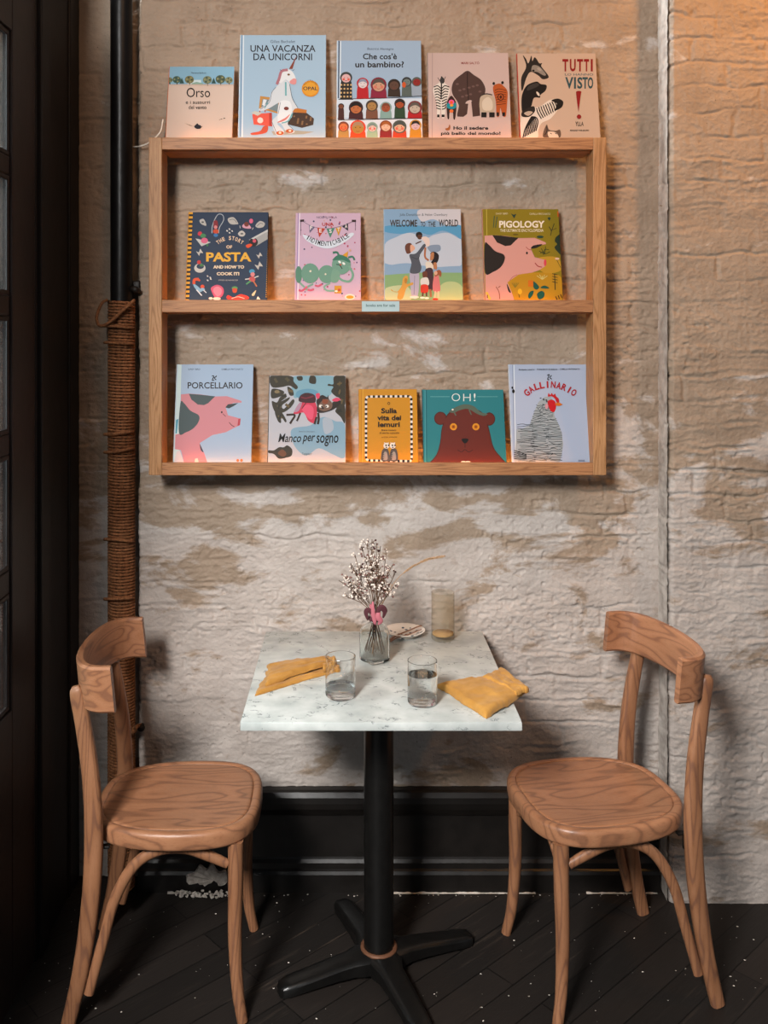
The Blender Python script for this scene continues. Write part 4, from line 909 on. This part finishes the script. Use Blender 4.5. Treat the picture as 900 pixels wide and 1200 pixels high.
# 12 yellow lemurs
A = book(2, 421, 490.4, 456, 'c98f22', 'c98a1e', .011, (415, 450, .20556), 'small mustard yellow book on bottom shelf with striped border and two lemurs')
A.L('b47c1a', 3, (42, 30), (40, 452), sm=False); A.L('dba83c', 4, (50, 30), (48, 452), sm=False)  # hinge groove drawn as a painted shade line and highlight line
bord = [(78, 72), (315, 70), (326, 80), (328, 436), (316, 440), (80, 436), (68, 426), (68, 82)]
seg = []
for a, b2 in zip(bord, bord[1:] + bord[:1]):
    n_ = max(1, int(round(math.hypot(b2[0] - a[0], b2[1] - a[1]) / 14)))
    for k in range(n_): seg.append(((a[0] + (b2[0] - a[0]) * k / n_, a[1] + (b2[1] - a[1]) * k / n_), (a[0] + (b2[0] - a[0]) * (k + 1) / n_, a[1] + (b2[1] - a[1]) * (k + 1) / n_)))
for i, (p, q) in enumerate(seg): A.L('e4dcd0' if i % 2 else '26262a', 13, p, q, sm=False)
A.L('3a2c18', 3, (190, 112), (196, 104), (204, 110), (198, 118), (190, 112)); A.T('Sulla', 154, 138, 244, 168, '2c2216', .035); A.T('vita dei', 132, 178, 268, 208, '2c2216', .035); A.T('lemuri', 136, 216, 260, 246, '2c2216', .035); A.T('Breve trattato', 156, 258, 240, 268, '4a3414', .01); A.T('di storia naturale', 144, 274, 256, 284, '4a3414', .01); A.T('ANDREA ANTINORI', 156, 300, 244, 307, '4a3414')
for x, s_ in ((178, 1), (226, -1)):
    A.S('5a5450', (x - 14, 372), (x + 14, 372), (x + 24, 420), (x + 18, 440), (x - 18, 440), (x - 26, 420)); A.S('9a928a', (x - 8, 390), (x + 8, 390), (x + 12, 430), (x - 12, 430)); A.E('e4dcd0', x + 6 * s_, 352, 17, 17); A.P('e4dcd0', (x - 10 + 6 * s_, 344), (x - 14 + 6 * s_, 332), (x - 2 + 6 * s_, 338)); A.P('e4dcd0', (x + 10 + 6 * s_, 344), (x + 14 + 6 * s_, 332), (x + 2 + 6 * s_, 338)); A.E(K, x + 6 * s_, 362, 4); A.E(K, x - 2 + 6 * s_, 350, 5); A.E(K, x + 13 + 6 * s_, 350, 5)
    for k in range(4): A.L('26221f', 3, (x - 18, 395 + k * 11), (x - 6, 388 + k * 11))
A.done()
# 13 bear
A = book(2, 497, 594, 456.5, '2f8088', '1d5a64', .013, (415, 450, .20556), 'wide teal book on bottom shelf with big brown bear face')
A.L('1f626c', 4, (412, 30), (414, 452), sm=False); A.L('58a4aa', 3, (404, 30), (406, 452), sm=False)  # shaded and lit edge of the hinge groove, both painted
A.S('4f231c', (500, 250), (530, 175), (580, 142), (640, 134), (700, 145), (745, 180), (770, 260), (795, 360), (840, 420), (868, 452), (870, 470), (425, 470), (428, 452), (470, 400), (490, 330)); A.E('4f231c', 492, 196, 36, 38); A.E('4f231c', 770, 200, 34, 38)
A.S('6a2f26', (504, 250), (534, 180), (582, 148), (640, 140), (700, 150), (740, 184), (765, 262), (790, 362), (834, 422), (862, 456), (862, 470), (432, 470), (434, 452), (475, 402), (494, 332)); A.E('6a2f26', 492, 196, 31, 33); A.E('6a2f26', 770, 200, 29, 33)
A.S('5c6a5e', (540, 158), (580, 132), (630, 116), (680, 126), (720, 160), (760, 170), (740, 182), (700, 170), (650, 142), (600, 150), (570, 164)); A.E('e8e4d8', 562, 146, 5); A.L('5c6a5e', 7, (570, 160), (580, 180)); A.L('5c6a5e', 6, (655, 145), (668, 176))
for x in (566, 694): A.E('d9942a', x, 244, 20); A.E('b06a1a', x, 244, 11); A.E('8a4a14', x, 244, 6)
A.S(K, (612, 316), (632, 310), (652, 316), (640, 336), (624, 336)); A.L(K, 3, (632, 334), (632, 362)); A.L(K, 3, (590, 376), (612, 388), (632, 374), (652, 388), (676, 376))
A.T('O', 556, 54, 604, 98, 'e0e8e4', -.014); A.T('H', 622, 56, 664, 98, 'e0e8e4', -.014); A.T('!', 682, 54, 692, 98, 'e0e8e4', .0); A.R('6fb0b0', 434, 71, 545, 74); A.R('6fb0b0', 700, 71, 818, 74); A.E('e8d8c8', 622, 444, 14, 5); A.E('e8d8c8', 648, 444, 14, 5); A.done()
# 14 hen
A = book(2, 600.9, 695.4, 427, 'b4c0d6', 'ccd6e2', .013, (590, 420, .12778), 'tall pale blue book on bottom shelf, rightmost, with speckled grey hen', topY=WY - .028)
A.L('dfe8f0', 9, (96, 60), (112, 960), sm=False); A.L('8a98b0', 6, (84, 60), (102, 960), sm=False)  # painted highlight and shade lines for the hinge groove
A.P('a8b0b4', (120, 650), (180, 642), (240, 610), (290, 470), (320, 400), (380, 352), (430, 350), (470, 400), (465, 520), (500, 590), (535, 680), (548, 790), (535, 880), (510, 962), (100, 962))
for k in range(30):
    y = 430 + k * 17.5; xl = 300 if y < 470 else (280 - (y - 470) * .3 if y < 600 else 125); xr = 455 if y < 540 else min(538, 480 + (y - 540) * .4)
    for j in range(3):
        a = xl + (xr - xl) * (j + rr.uniform(-.25, .25)) / 3; a = max(a, xl); b2 = min(xr, a + (xr - xl) / 2.6); A.L('3a4046', 4.5, (a, y + rr.uniform(-7, 7)), ((a * 2 + b2) / 3, y + rr.uniform(-9, 9)), ((a + 2 * b2) / 3, y + rr.uniform(-9, 9)), (b2, y + rr.uniform(-7, 7)))
for k in range(5): A.L('2a2c30', 7, (95, 845 + k * 18), (150, 860 + k * 16), (210, 885 + k * 8))
for k in range(10): A.E('4a5258', 340 + (k * 29) % 90, 365 + (k * 17) % 60, 9, 5)
A.S('c42c30', (408, 350), (412, 318), (428, 336), (442, 318), (456, 336), (472, 324), (482, 348), (505, 370), (510, 405), (490, 410), (470, 370), (440, 348)); A.S('c8222c', (404, 395), (440, 378), (475, 400), (480, 455), (460, 494), (430, 480), (412, 440)); A.P('d9782c', (470, 410), (510, 404), (545, 424), (510, 438), (480, 434)); A.E('d8a0a8', 395, 440, 14, 24)
A.AT('b02a30', 'GALLINARIO', [(212, 352), (300, 290), (420, 268), (540, 290), (650, 350)], 58, .035, 44); A.L(K, 8, (400, 156), (418, 150), (404, 192), (420, 196)); A.L(K, 8, (440, 156), (425, 176), (442, 192)); A.T('BARBARA SANDRI', 140, 98, 284, 111, '3f4650', .01); A.T('FRANCESCO GIUBBILINI', 306, 95, 492, 109, '3f4650', .01); A.T('CAMILLA PINTONATO', 516, 92, 698, 106, '3f4650', .01); A.R('8a94a8', 684, 930, 744, 946); A.E(K, 90, 302, 12, 18); A.E(K, 80, 270, 8, 12); A.done()
cr = cardroot
t_ = text_mesh('books are for sale', .01); xs = [v[0] for v in t_[0]]; ys = [v[1] for v in t_[0]]
me = bpy.data.meshes.new('card_lettering'); W2 = hw * 1.55
me.from_pydata([((x - (min(xs) + max(xs)) / 2) / (max(xs) - min(xs)) * W2, -.0019, .013 + (y - min(ys)) / (max(ys) - min(ys)) * .0075) for x, y in t_[0]], [], t_[1])
link('card_lettering', me, flat('2c4a44', .6, .2), cr, False)

# ------------------------------------------------------------------ chairs
def seat_outline(inset=0.0, n=72):
    pts = []
    for k in range(n):
        a = 2 * math.pi * k / n; c, s = math.cos(a), math.sin(a); e = 2 / 3.1
        x = math.copysign(abs(c) ** e, c) * .200; y = math.copysign(abs(s) ** e, s) * .186
        y *= 1 - .14 * max(0, -x / .2) ** 1.3 if x < 0 else 1
        pts.append(Vector((x, y, 0)))
    out = []
    for k in range(n):
        t = (pts[(k + 1) % n] - pts[k - 1]).normalized(); nn = Vector((-t.y, t.x, 0))
        out.append(pts[k] + nn * inset)
    return out

def make_chair(label):
    root = thing('dining_chair', (0, 0, 0), label, 'chair', 'bentwood chairs at the marble table')
    bm = bmesh.new()
    loops = []
    for ins, z in ((.030, .402), (.006, .402), (.001, .405), (.0, .410), (.0, .432), (.002, .438), (.006, .442), (.012, .4435), (.019, .4425), (.0225, .4395), (.024, .430), (.032, .430)):
        loops.append([Vector((p.x, p.y, z)) for p in seat_outline(ins)])
    loft(bm, loops); from_bm('seat_rim', bm, CH_S, root, angle=50)
    bm = bmesh.new(); base = seat_outline(.0225); loops = [[Vector((p.x, p.y, .432)) for p in base], [Vector((p.x * .998, p.y * .998, .4395)) for p in base]]
    for f, z in ((.985, .4415), (.95, .442), (.8, .4405), (.55, .438), (.3, .4365), (.1, .436)): loops.append([Vector((p.x * f, p.y * f, z)) for p in base])
    loft(bm, loops); from_bm('seat_panel', bm, CH_S, root, angle=50)
    for s in (-1, 1):
        bm = bmesh.new()      # front leg, round and slightly sabred
        smooth_tube(bm, [(.150, s * .143, .404), (.150, s * .146, .30), (.149, s * .150, .18), (.156, s * .158, .07), (.168, s * .166, .002)], [.0185, .0175, .0160, .0140, .0125], 7, sides=16)
        from_bm('leg', bm, CH_V, root, angle=60)
        bm = bmesh.new()      # rear leg running up into the upright
        smooth_tube(bm, [(-.228, s * .176, .002), (-.199, s * .172, .13), (-.178, s * .168, .28), (-.171, s * .165, .42), (-.178, s * .162, .56), (-.196, s * .158, .68), (-.211, s * .155, .752), (-.215, s * .154, .770)],
                    [(.0165, .0125), (.0185, .014), (.0205, .0155), (.021, .016), (.0195, .015), (.0180, .014), (.0165, .0125), (.009, .007)], 7, sides=16, up=Vector((1, 0, 0)), power=2.8)
        from_bm('rear_leg', bm, CH_V, root, angle=60)
        bm = bmesh.new()      # bent brace under the side of the seat
        smooth_tube(bm, [(.132, s * .146, .352), (.090, s * .148, .372), (.035, s * .150, .392), (-.025, s * .152, .390), (-.080, s * .154, .358), (-.124, s * .158, .285), (-.152, s * .164, .185), (-.182, s * .170, .075)],
                    [(.0085, .011), (.0105, .0125)] + [(.0105, .013)] * 4 + [(.0105, .0125), (.009, .012)], 8, sides=12)
        from_bm('side_brace', bm, CH_V, root, angle=60)
    bm = bmesh.new()
    smooth_tube(bm, [(.146, -.128, .335), (.146, -.095, .368), (.146, -.045, .391), (.146, .0, .393), (.146, .045, .391), (.146, .095, .368), (.146, .128, .335)], [.0095] * 7, 7, sides=12, up=Vector((1, 0, 0)))
    from_bm('front_brace', bm, CH_V, root, angle=60)
    # curved back rail
    def path(d):
        P = []
        for k in range(49):
            t = -1 + 2 * k / 48; a = t * math.radians(84)
            P.append((-.124 - (.104 + d) * math.cos(a) ** .62 if math.cos(a) > 0 else -.124, (.193 + d) * math.sin(a)))
        # straight ends reaching forward
        e0, e1 = P[0], P[-1]
        return [(-.118, e0[1])] + P + [(-.118, e1[1])]
    o_, i_ = path(.0), path(-.020)
    sec = lambda k: [(i_[k], .738), (i_[k], .832), ((np.array(i_[k]) * .8 + np.array(o_[k]) * .2), .8375), ((np.array(i_[k]) * .25 + np.array(o_[k]) * .75), .8375), (o_[k], .832), (o_[k], .738), ((np.array(i_[k]) * .25 + np.array(o_[k]) * .75), .733), ((np.array(i_[k]) * .8 + np.array(o_[k]) * .2), .733)]
    bm = bmesh.new(); loft(bm, [[Vector((q[0] - .010 * (z - .735) / .1, q[1], z - .013)) for q, z in sec(k)] for k in range(len(o_))])
    from_bm('back_rail', bm, CH_R, root, angle=35)
    for s in (-1, 1):
        bm = bmesh.new(); bx(bm, -.168, -.138, s * .150 - .007, s * .150 + .007, .396, .402, .001); bx(bm, -.164, -.156, s * .150 - .007, s * .150 + .007, .360, .398, .001)
        from_bm('bracket', bm, IRON, root, smooth=False)
    return root
ch1 = make_chair('bentwood dining chair at left side of the table, beside the rope wrapped pipe')
ch1.location = (-.420, 2.293, 0); ch1.rotation_euler = (0, 0, math.radians(1.5))
ch2 = dup(ch1, (.605, 2.315, 0), math.radians(191), 'bentwood dining chair at right side of the table, against the bare brick projection')

# ------------------------------------------------------------------ table
TX, TY, TZ = .066, 2.318, .738
t = thing('cafe_table', (TX, TY, 0), 'square cafe table with veined pale stone top on a black iron pedestal', 'table')
bm = bmesh.new(); bx(bm, -.305, .305, -.308, .308, TZ - .019, TZ, .0022); from_bm('tabletop', bm, QUARTZ, t, angle=30)
bm = bmesh.new(); lathe(bm, [(.037, .048), (.037, TZ - .028), (.11, TZ - .028), (.115, TZ - .0195)], 40, (.004, 0), True, True); from_bm('pedestal', bm, IRON, t, angle=35)
bm = bmesh.new(); lathe(bm, [(.037, .046), (.0445, .046), (.046, .049), (.0455, .053), (.040, .055), (.037, .055)], 40, (.004, 0), closed_prof=True); from_bm('collar', bm, flat('6a4632', .5, .3, .2), t)
for k, L_ in enumerate((.262, .262, .262, .262)):
    a = math.radians(22 + 90 * k); bm = bmesh.new(); loops = []
    for d, w, z0, z1 in ((.0, .040, .012, .050), (.05, .040, .012, .050), (.075, .031, .012, .046), (.12, .029, .012, .042), (.19, .0275, .008, .034), (.235, .026, .004, .029), (.255, .021, .001, .025), (L_, .011, .001, .018)):
        c, s = math.cos(a), math.sin(a); L2 = []
        for (yy, zz) in ((-w, z0), (-w, z1 - .008), (-w * .8, z1 - .002), (-w * .55, z1), (w * .55, z1), (w * .8, z1 - .002), (w, z1 - .008), (w, z0)): L2.append(Vector((.004 + d * c - yy * s, d * s + yy * c, zz)))
        loops.append(L2)
    loft(bm, loops); from_bm('foot', bm, IRON, t, angle=40)

# ------------------------------------------------------------------ things on the table
def m_vessel(name, face, edge, rough=.02, haze=0.0, refl=.012):
    m, nt, b = new_mat(name); out = nt.nodes['Material Output']; nt.nodes.remove(b)
    lw = node(nt, 'ShaderNodeLayerWeight'); lw.inputs[0].default_value = 0.35
    r = ramp(nt, [(0.60, face), (0.97, edge)]); nt.links.new(lw.outputs['Facing'], r.inputs[0])
    t = node(nt, 'ShaderNodeBsdfTransparent'); nt.links.new(r.outputs[0], t.inputs[0])
    g = node(nt, 'ShaderNodeBsdfGlossy'); g.inputs['Roughness'].default_value = rough
    fr = ramp(nt, [(0.0, (refl,) * 3), (0.6, (refl * 2,) * 3), (0.92, (.30,) * 3), (1.0, (.7,) * 3)]); nt.links.new(lw.outputs['Facing'], fr.inputs[0])
    mx = node(nt, 'ShaderNodeMixShader'); nt.links.new(fr.outputs[0], mx.inputs[0]); nt.links.new(t.outputs[0], mx.inputs[1]); nt.links.new(g.outputs[0], mx.inputs[2])
    last = mx.outputs[0]
    if haze:
        d = node(nt, 'ShaderNodeBsdfDiffuse'); d.inputs[0].default_value = (*lin('cfc4b2'), 1)
        m2 = node(nt, 'ShaderNodeMixShader'); m2.inputs[0].default_value = haze; nt.links.new(last, m2.inputs[1]); nt.links.new(d.outputs[0], m2.inputs[2]); last = m2.outputs[0]
    nt.links.new(last, out.inputs[0]); return m
GLASS = m_glass('clear_tumbler_glass', 'fdfefe'); WATER = m_glass('water', 'fbfdfd', 0, 1.33); VGLASS = m_glass('vase_glass', 'f8faf8'); SGLASS = m_vessel('smoky_glass', 'f6f3ee', '9a9182', .1, .05)
def dense(prof, e=.0006):
    out = []
    for (r0, z0), (r1, z1) in zip(prof, prof[1:]):
        L = math.hypot(r1 - r0, z1 - z0); out.append((r0, z0))
        if L > 4 * e:
            for t in (e / L, .5, 1 - e / L): out.append((r0 + (r1 - r0) * t, z0 + (z1 - z0) * t))
    return out + [prof[-1]]
def tumbler(px, py, r, h, wl, label):
    p = onz(px, py, TZ); g = thing('water_glass', (p.x, p.y, TZ), label, 'glass', 'water glasses on the table')
    bm = bmesh.new()
    lathe(bm, dense([(.0, .0004), (r * .84, .0004), (r * .94, .0018), (r * .99, .005), (r, .009), (r, h - .0006), (r - .0004, h), (r - .0010, h), (r - .0014, h - .0006), (r - .0016, .013), (r - .0035, .0095), (r - .008, .0080), (.0, .0076)]), 64)
    bmesh.ops.remove_doubles(bm, verts=bm.verts, dist=1e-6); from_bm('tumbler', bm, GLASS, g, angle=50)
    bm = bmesh.new(); ri = r - .0013
    lathe(bm, dense([(.0, .0074), (ri - .0068, .0078), (ri - .0021, .0093), (ri, .0130), (ri, wl + .0008), (ri - .0006, wl + .0004), (ri - .002, wl), (.0, wl)]), 64); bmesh.ops.remove_doubles(bm, verts=bm.verts, dist=1e-6); from_bm('water', bm, WATER, g, angle=50)
tumbler(399, 816, .0350, .094, .026, 'water glass on the left, little water, beside the left napkin')
tumbler(495, 824, .0338, .098, .066, 'water glass on the right, two thirds full, beside the right napkin')
p = onz(519, 749, TZ); g = thing('tall_glass', (p.x, p.y, TZ), 'tall hazy glass with sandy residue against the brick wall', 'glass')
bm = bmesh.new(); r, h = .0315, .130
lathe(bm, [(.0, .0004), (r * .9, .0004), (r, .005), (r, h), (r - .002, h), (r - .0022, .013), (.0, .011)], 44); bmesh.ops.remove_doubles(bm, verts=bm.verts, dist=1e-6); from_bm('glass_body', bm, SGLASS, g, angle=50)
bm = bmesh.new(); lathe(bm, [(.0, .0112), (r - .003, .0132), (r - .003, .019), (.0, .0185)], 40); bmesh.ops.remove_doubles(bm, verts=bm.verts, dist=1e-6); from_bm('residue', bm, flat('b08f5c', .8, .2), g)

# vase: square bottle with round shoulders
p = onz(439, 774.5, TZ); VX, VY = p.x, p.y
v = thing('bottle_vase', (VX, VY, TZ), 'clear square glass bottle vase holding dried flowers', 'vase')
def sq(w, z, pw, rot=math.radians(38), n=48):
    L = []
    for k in range(n):
        a = 2 * math.pi * k / n; c, s = math.cos(a), math.sin(a); e = 2 / pw
        x, y = math.copysign(abs(c) ** e, c) * w, math.copysign(abs(s) ** e, s) * w
        L.append(Vector((x * math.cos(rot) - y * math.sin(rot), x * math.sin(rot) + y * math.cos(rot), z)))
    return L
bm = bmesh.new()
pr = [(.025, .0005, 5), (.0295, .003, 6), (.0305, .008, 7), (.0305, .070, 7), (.0300, .078, 6), (.027, .087, 4), (.021, .094, 2.6), (.0145, .099, 2), (.0125, .104, 2), (.0125, .116, 2), (.0148, .118, 2), (.0148, .1215, 2), (.0110, .1215, 2), (.0105, .104, 2), (.0125, .097, 2), (.019, .0915, 2.6), (.0245, .086, 4), (.0275, .078, 6), (.028, .070, 7), (.028, .012, 7), (.026, .008, 6)]
loft(bm, [sq(*a) for a in pr]); from_bm('bottle', bm, VGLASS, v, angle=45)
f = thing('dried_flower_bunch', (VX, VY, TZ + .10), 'bunch of dried white and brown gypsophila standing in the vase', 'dried flowers')
STEM = flat('5a4230', .85, .15); BUDW = flat('dccfc4', .9, .1); BUDP = flat('7a5a54', .9, .1); BUDD = flat('4a3230', .9, .1)
rf = random.Random(21)
tops = [(392 + 18, 690), (397, 680), (404, 676), (411, 660), (416, 650), (424, 640), (430, 634), (436, 632), (441, 636), (446, 640), (452, 652), (460, 662), (463, 672), (461, 688), (456, 694), (420, 665), (434, 655), (444, 662), (407, 700), (428, 672), (440, 680), (450, 676), (416, 684)]
def fl(px, py, dy): q = at(px, py, VY + dy); return Vector((q.x - VX, q.y - VY, q.z - TZ - .10))
for k, (px, py) in enumerate(tops):
    dy = rf.uniform(-.035, .03); tip = fl(px, py, dy); foot = Vector((.025 * math.cos(k * 2.4), .018 * math.sin(k * 2.4), -.086 + rf.uniform(0, .02))); neck = Vector((rf.uniform(-.005, .005), rf.uniform(-.005, .005), .012))
    bm = bmesh.new(); mid = neck.lerp(tip, .5) + Vector((rf.uniform(-.008, .008), 0, rf.uniform(0, .012)))
    stem = catmull([foot, neck, mid, tip], 6); tube(bm, stem, .0009, sides=5)
    buds = bmesh.new(); dark = bmesh.new()
    for b_i in range(rf.randint(7, 10)):
        t0 = rf.uniform(.48, 1.0); i = int(6 + t0 * 12); base_ = stem[min(i, 18)]
        side = Vector((rf.uniform(-1, 1), rf.uniform(-1, 1), rf.uniform(.3, 1.4))).normalized() * rf.uniform(.012, .026); end = base_ + side
        tube(bm, [base_, base_ + side * .5 + Vector((0, 0, .002)), end], .0005, sides=4)
        for q_ in range(rf.randint(2, 4)):
            c = end + Vector((rf.gauss(0, .004), rf.gauss(0, .004), rf.gauss(0, .004))); tube(bm, [base_ + side * .6, c], .0004, sides=3)
            tgt = dark if rf.random() < .30 else buds; s_ = bmesh.ops.create_icosphere(tgt, subdivisions=1, radius=rf.uniform(.0018, .0036))
            for vv in s_['verts']: vv.co = Vector((vv.co.x, vv.co.y, vv.co.z * rf.uniform(.7, 1.2))) + c
    so = from_bm('sprig', bm, STEM, f, angle=60)
    from_bm('blossoms', buds, BUDW, so)['kind'] = 'stuff'; from_bm('seed_heads', dark, BUDP if k % 3 else BUDD, so)['kind'] = 'stuff'
# dusky pink ribbon tied round the neck
rb = thing('ribbon', (VX, VY, TZ + .108), 'dusky pink and burgundy ribbon knotted at the vase neck', 'ribbon')
def petal(pts, w, mat, nm):
    bm = bmesh.new(); q = catmull([fl(x, y, d) + Vector((0, 0, -.008)) for x, y, d in pts], 6); n_ = len(q)
    tube(bm, q, [(.0016, w * math.sin(math.pi * (.12 + .80 * i / (n_ - 1)))) for i in range(n_)], sides=10, up=Vector((0, 1, 0))); from_bm(nm, bm, mat, rb)
DP, PK = flat('4f2a30', .7, .2), flat('a8606a', .75, .2)
petal([(438, 722, -.018), (432, 715, -.022), (429, 718, -.020), (431, 727, -.016)], .007, DP, 'ribbon_loop'); petal([(440, 722, -.018), (446, 712, -.022), (451, 716, -.018), (449, 724, -.014)], .008, DP, 'ribbon_loop')
petal([(437, 705, -.018), (437, 715, -.022), (439, 728, -.021), (440, 732, -.018)], .0055, PK, 'ribbon_tail'); petal([(445, 712, -.016), (443, 722, -.022), (446, 728, -.02), (443, 732, -.018)], .0075, PK, 'ribbon_tail'); petal([(434, 708, -.016), (436, 718, -.02), (438, 727, -.02)], .005, PK, 'ribbon_tail')
bm = bmesh.new(); lathe(bm, [(.0131, -.004), (.0155, -.003), (.016, .002), (.0155, .008), (.0131, .009)], 28, closed_prof=True); from_bm('ribbon_band', bm, DP, rb)
gs = thing('dried_grass_stalk', (VX, VY, TZ + .10), 'single tan dried grass stalk arching right out of the vase', 'dried grass')
bm = bmesh.new(); st = catmull([Vector((-.006, .004, -.085)), fl(441, 724, .0), fl(452, 700, .0), fl(466, 678, .0), fl(482, 665, .0), fl(500, 656, .0), fl(519, 652, .0)], 10); tube(bm, st, .0008, sides=5); so = from_bm('stalk', bm, flat('a88460', .85, .1), gs)
bm = bmesh.new()
for i in range(34, len(st) - 1):
    for k in range(4):
        a = rf.uniform(0, 6.28); e = (st[i + 1] - st[i]).normalized(); o2 = Vector((0, math.cos(a), math.sin(a))) * .0026; tube(bm, [st[i], st[i] + o2 + e * .005, st[i] + o2 * .8 + e * .011], [.0004, .0012, .0003], sides=5)
from_bm('seed_head', bm, flat('a98a6c', .85, .1), gs)

# saucer with spotted rim and two wooden picks
p = onz(474, 744.5, TZ); PXX, PYY = p.x, p.y
pl = thing('saucer', (PXX, PYY, TZ), 'small cream saucer with dark painted spots behind the vase', 'saucer')
CER, ntc, bc = new_mat('spotted_cream_glaze')
cc = coords(ntc); vo = node(ntc, 'ShaderNodeTexVoronoi', Scale=62.0); ntc.links.new(cc, vo.inputs['Vector']); rc = ramp(ntc, [(.25, '3f4a5a'), (.31, 'd9d0c6')]); ntc.links.new(vo.outputs[0], rc.inputs[0]); ntc.links.new(rc.outputs[0], bc.inputs['Base Color']); bc.inputs['Roughness'].default_value = .25
bm = bmesh.new(); lathe(bm, [(.0, .0035), (.030, .0035), (.031, .0005), (.035, .0005), (.036, .004), (.050, .010), (.0565, .0145), (.0575, .0165), (.0560, .0172), (.048, .0135), (.034, .0085), (.0, .0075)], 56); bmesh.ops.remove_doubles(bm, verts=bm.verts, dist=1e-6); from_bm('saucer_body', bm, CER, pl, angle=50)
spn = flat('7a5238', .5, .3)
for nm, pts, w in (('teaspoon', [(456, 750), (464, 745), (476, 740), (488, 735), (494, 733)], .0035), ('stirrer', [(457, 752), (466, 747), (480, 743), (494, 737.5)], .0026)):
    zz = [TZ + .0125, TZ + .0145, TZ + .0170, TZ + .0215, TZ + .0240] if nm == 'teaspoon' else [TZ + .0115, TZ + .0135, TZ + .0160, TZ + .0225]
    q = [onz(x, y, z_) for (x, y), z_ in zip(pts, zz)]; c = q[0]
    o = thing(nm, c, {'teaspoon': 'copper coloured teaspoon lying across the saucer, the upper utensil', 'stirrer': 'thin brown stirrer lying across the saucer, the lower utensil'}[nm], 'utensil')
    bm = bmesh.new(); smooth_tube(bm, [x - c for x in q], [(.0012, w * (2.0 if (nm == 'teaspoon' and i == 0) else 1)) for i in range(len(q))], 6, sides=10, up=Vector((0, 0, 1))); from_bm('handle', bm, spn, o)

# ------------------------------------------------------------------ napkins
def sheet(bm, grid, th):
    """grid[i][j] of points (upper surface); closed cushion of thickness th with rounded rim"""
    n, m_ = len(grid), len(grid[0])
    up = [[bm.verts.new(p) for p in row] for row in grid]
    lo = [[bm.verts.new(Vector((p.x, p.y, p.z - th))) for p in row] for row in grid]
    for i in range(n - 1):
        for j in range(m_ - 1):
            bm.faces.new((up[i][j], up[i + 1][j], up[i + 1][j + 1], up[i][j + 1])); bm.faces.new((lo[i][j], lo[i][j + 1], lo[i + 1][j + 1], lo[i + 1][j]))
    ring = [(i, 0) for i in range(n)] + [(n - 1, j) for j in range(1, m_)] + [(i, m_ - 1) for i in range(n - 2, -1, -1)] + [(0, j) for j in range(m_ - 2, 0, -1)]
    for a, b2 in zip(ring, ring[1:] + ring[:1]): bm.faces.new((up[a[0]][a[1]], lo[a[0]][a[1]], lo[b2[0]][b2[1]], up[b2[0]][b2[1]]))
def patch(A_, B_, C_, D_, n=26, m_=26, f=None):
    """bilinear patch A-B along the far side, D-C along the near side"""
    g = []
    for i in range(n):
        u = i / (n - 1); row = []
        for j in range(m_):
            w = j / (m_ - 1); p = (A_ * (1 - u) + B_ * u) * (1 - w) + (D_ * (1 - u) + C_ * u) * w
            row.append(p + (f(u, w) if f else Vector()))
        g.append(row)
    return g
def pill(u, w, k=.055): 
    e = min(u, 1 - u, w, 1 - w); return math.sqrt(max(0, 1 - max(0, 1 - e / k) ** 2))
def wr(u, w, s, amp):
    f_ = float(fbm(np.array([u * 3.2 + s]), np.array([w * 3.2]), 77, 3)[0]); g_ = 1 - abs(2 * float(fbm(np.array([u * 3 + w * 2 + s]), np.array([w * 4 - u]), 91, 3)[0]) - 1)
    return (f_ - .5) * amp + (g_ ** 4 - .3) * amp * .5
def napkin(layers, label, loc):
    r = thing('napkin', loc, label, 'napkin', 'mustard cloth napkins'); L = Vector(loc)
    bm = bmesh.new()
    for i, (pts, zs, th, puff, sd) in enumerate(layers):
        q = [onz(x, y, TZ + z_) - L for (x, y), z_ in zip(pts, zs)]
        g = patch(*q, f=lambda u, w: Vector((wr(u, w, sd + 5, .010), wr(u, w, sd + 9, .008), (pill(u, w) - 1) * th * .55 + puff * math.sin(math.pi * u) * math.sin(math.pi * w) + wr(u, w, sd, .006))))
        sheet(bm, g, th * .9)
    for v_ in bm.verts: v_.co.z = max(v_.co.z, .0006)
    from_bm('napkin_cloth', bm, CLOTH, r, angle=75)
nl = onz(340, 795, TZ)
napkin([([(313, 785), (386, 776), (387, 786), (297, 814)], [.006, .008, .008, .005], .006, .001, 1.0),
        ([(313, 776), (383, 768), (384, 774), (311, 800)], [.021, .026, .025, .019], .0075, .004, 3.3),
        ([(378, 771), (390, 768.5), (393, 775), (379, 783)], [.025, .026, .022, .020], .007, .001, 4.6),
        ([(380, 779), (396, 778), (397, 783), (382, 787)], [.012, .013, .010, .008], .006, .001, 6.2)],
       'folded mustard napkin on the left of the table behind a water glass', nl)
nr = onz(565, 810, TZ)
napkin([([(520, 806), (600, 793), (619, 808), (572, 837)], [.005, .006, .006, .004], .005, .0, 11.0),
        ([(512, 799), (572, 790), (612, 808), (571, 834)], [.017, .030, .024, .017], .011, .005, 13.1),
        ([(564, 791), (588, 781), (619, 805), (606, 810)], [.033, .033, .026, .027], .008, .002, 14.7)],
       'folded mustard napkin overhanging the right edge of the table', nr)
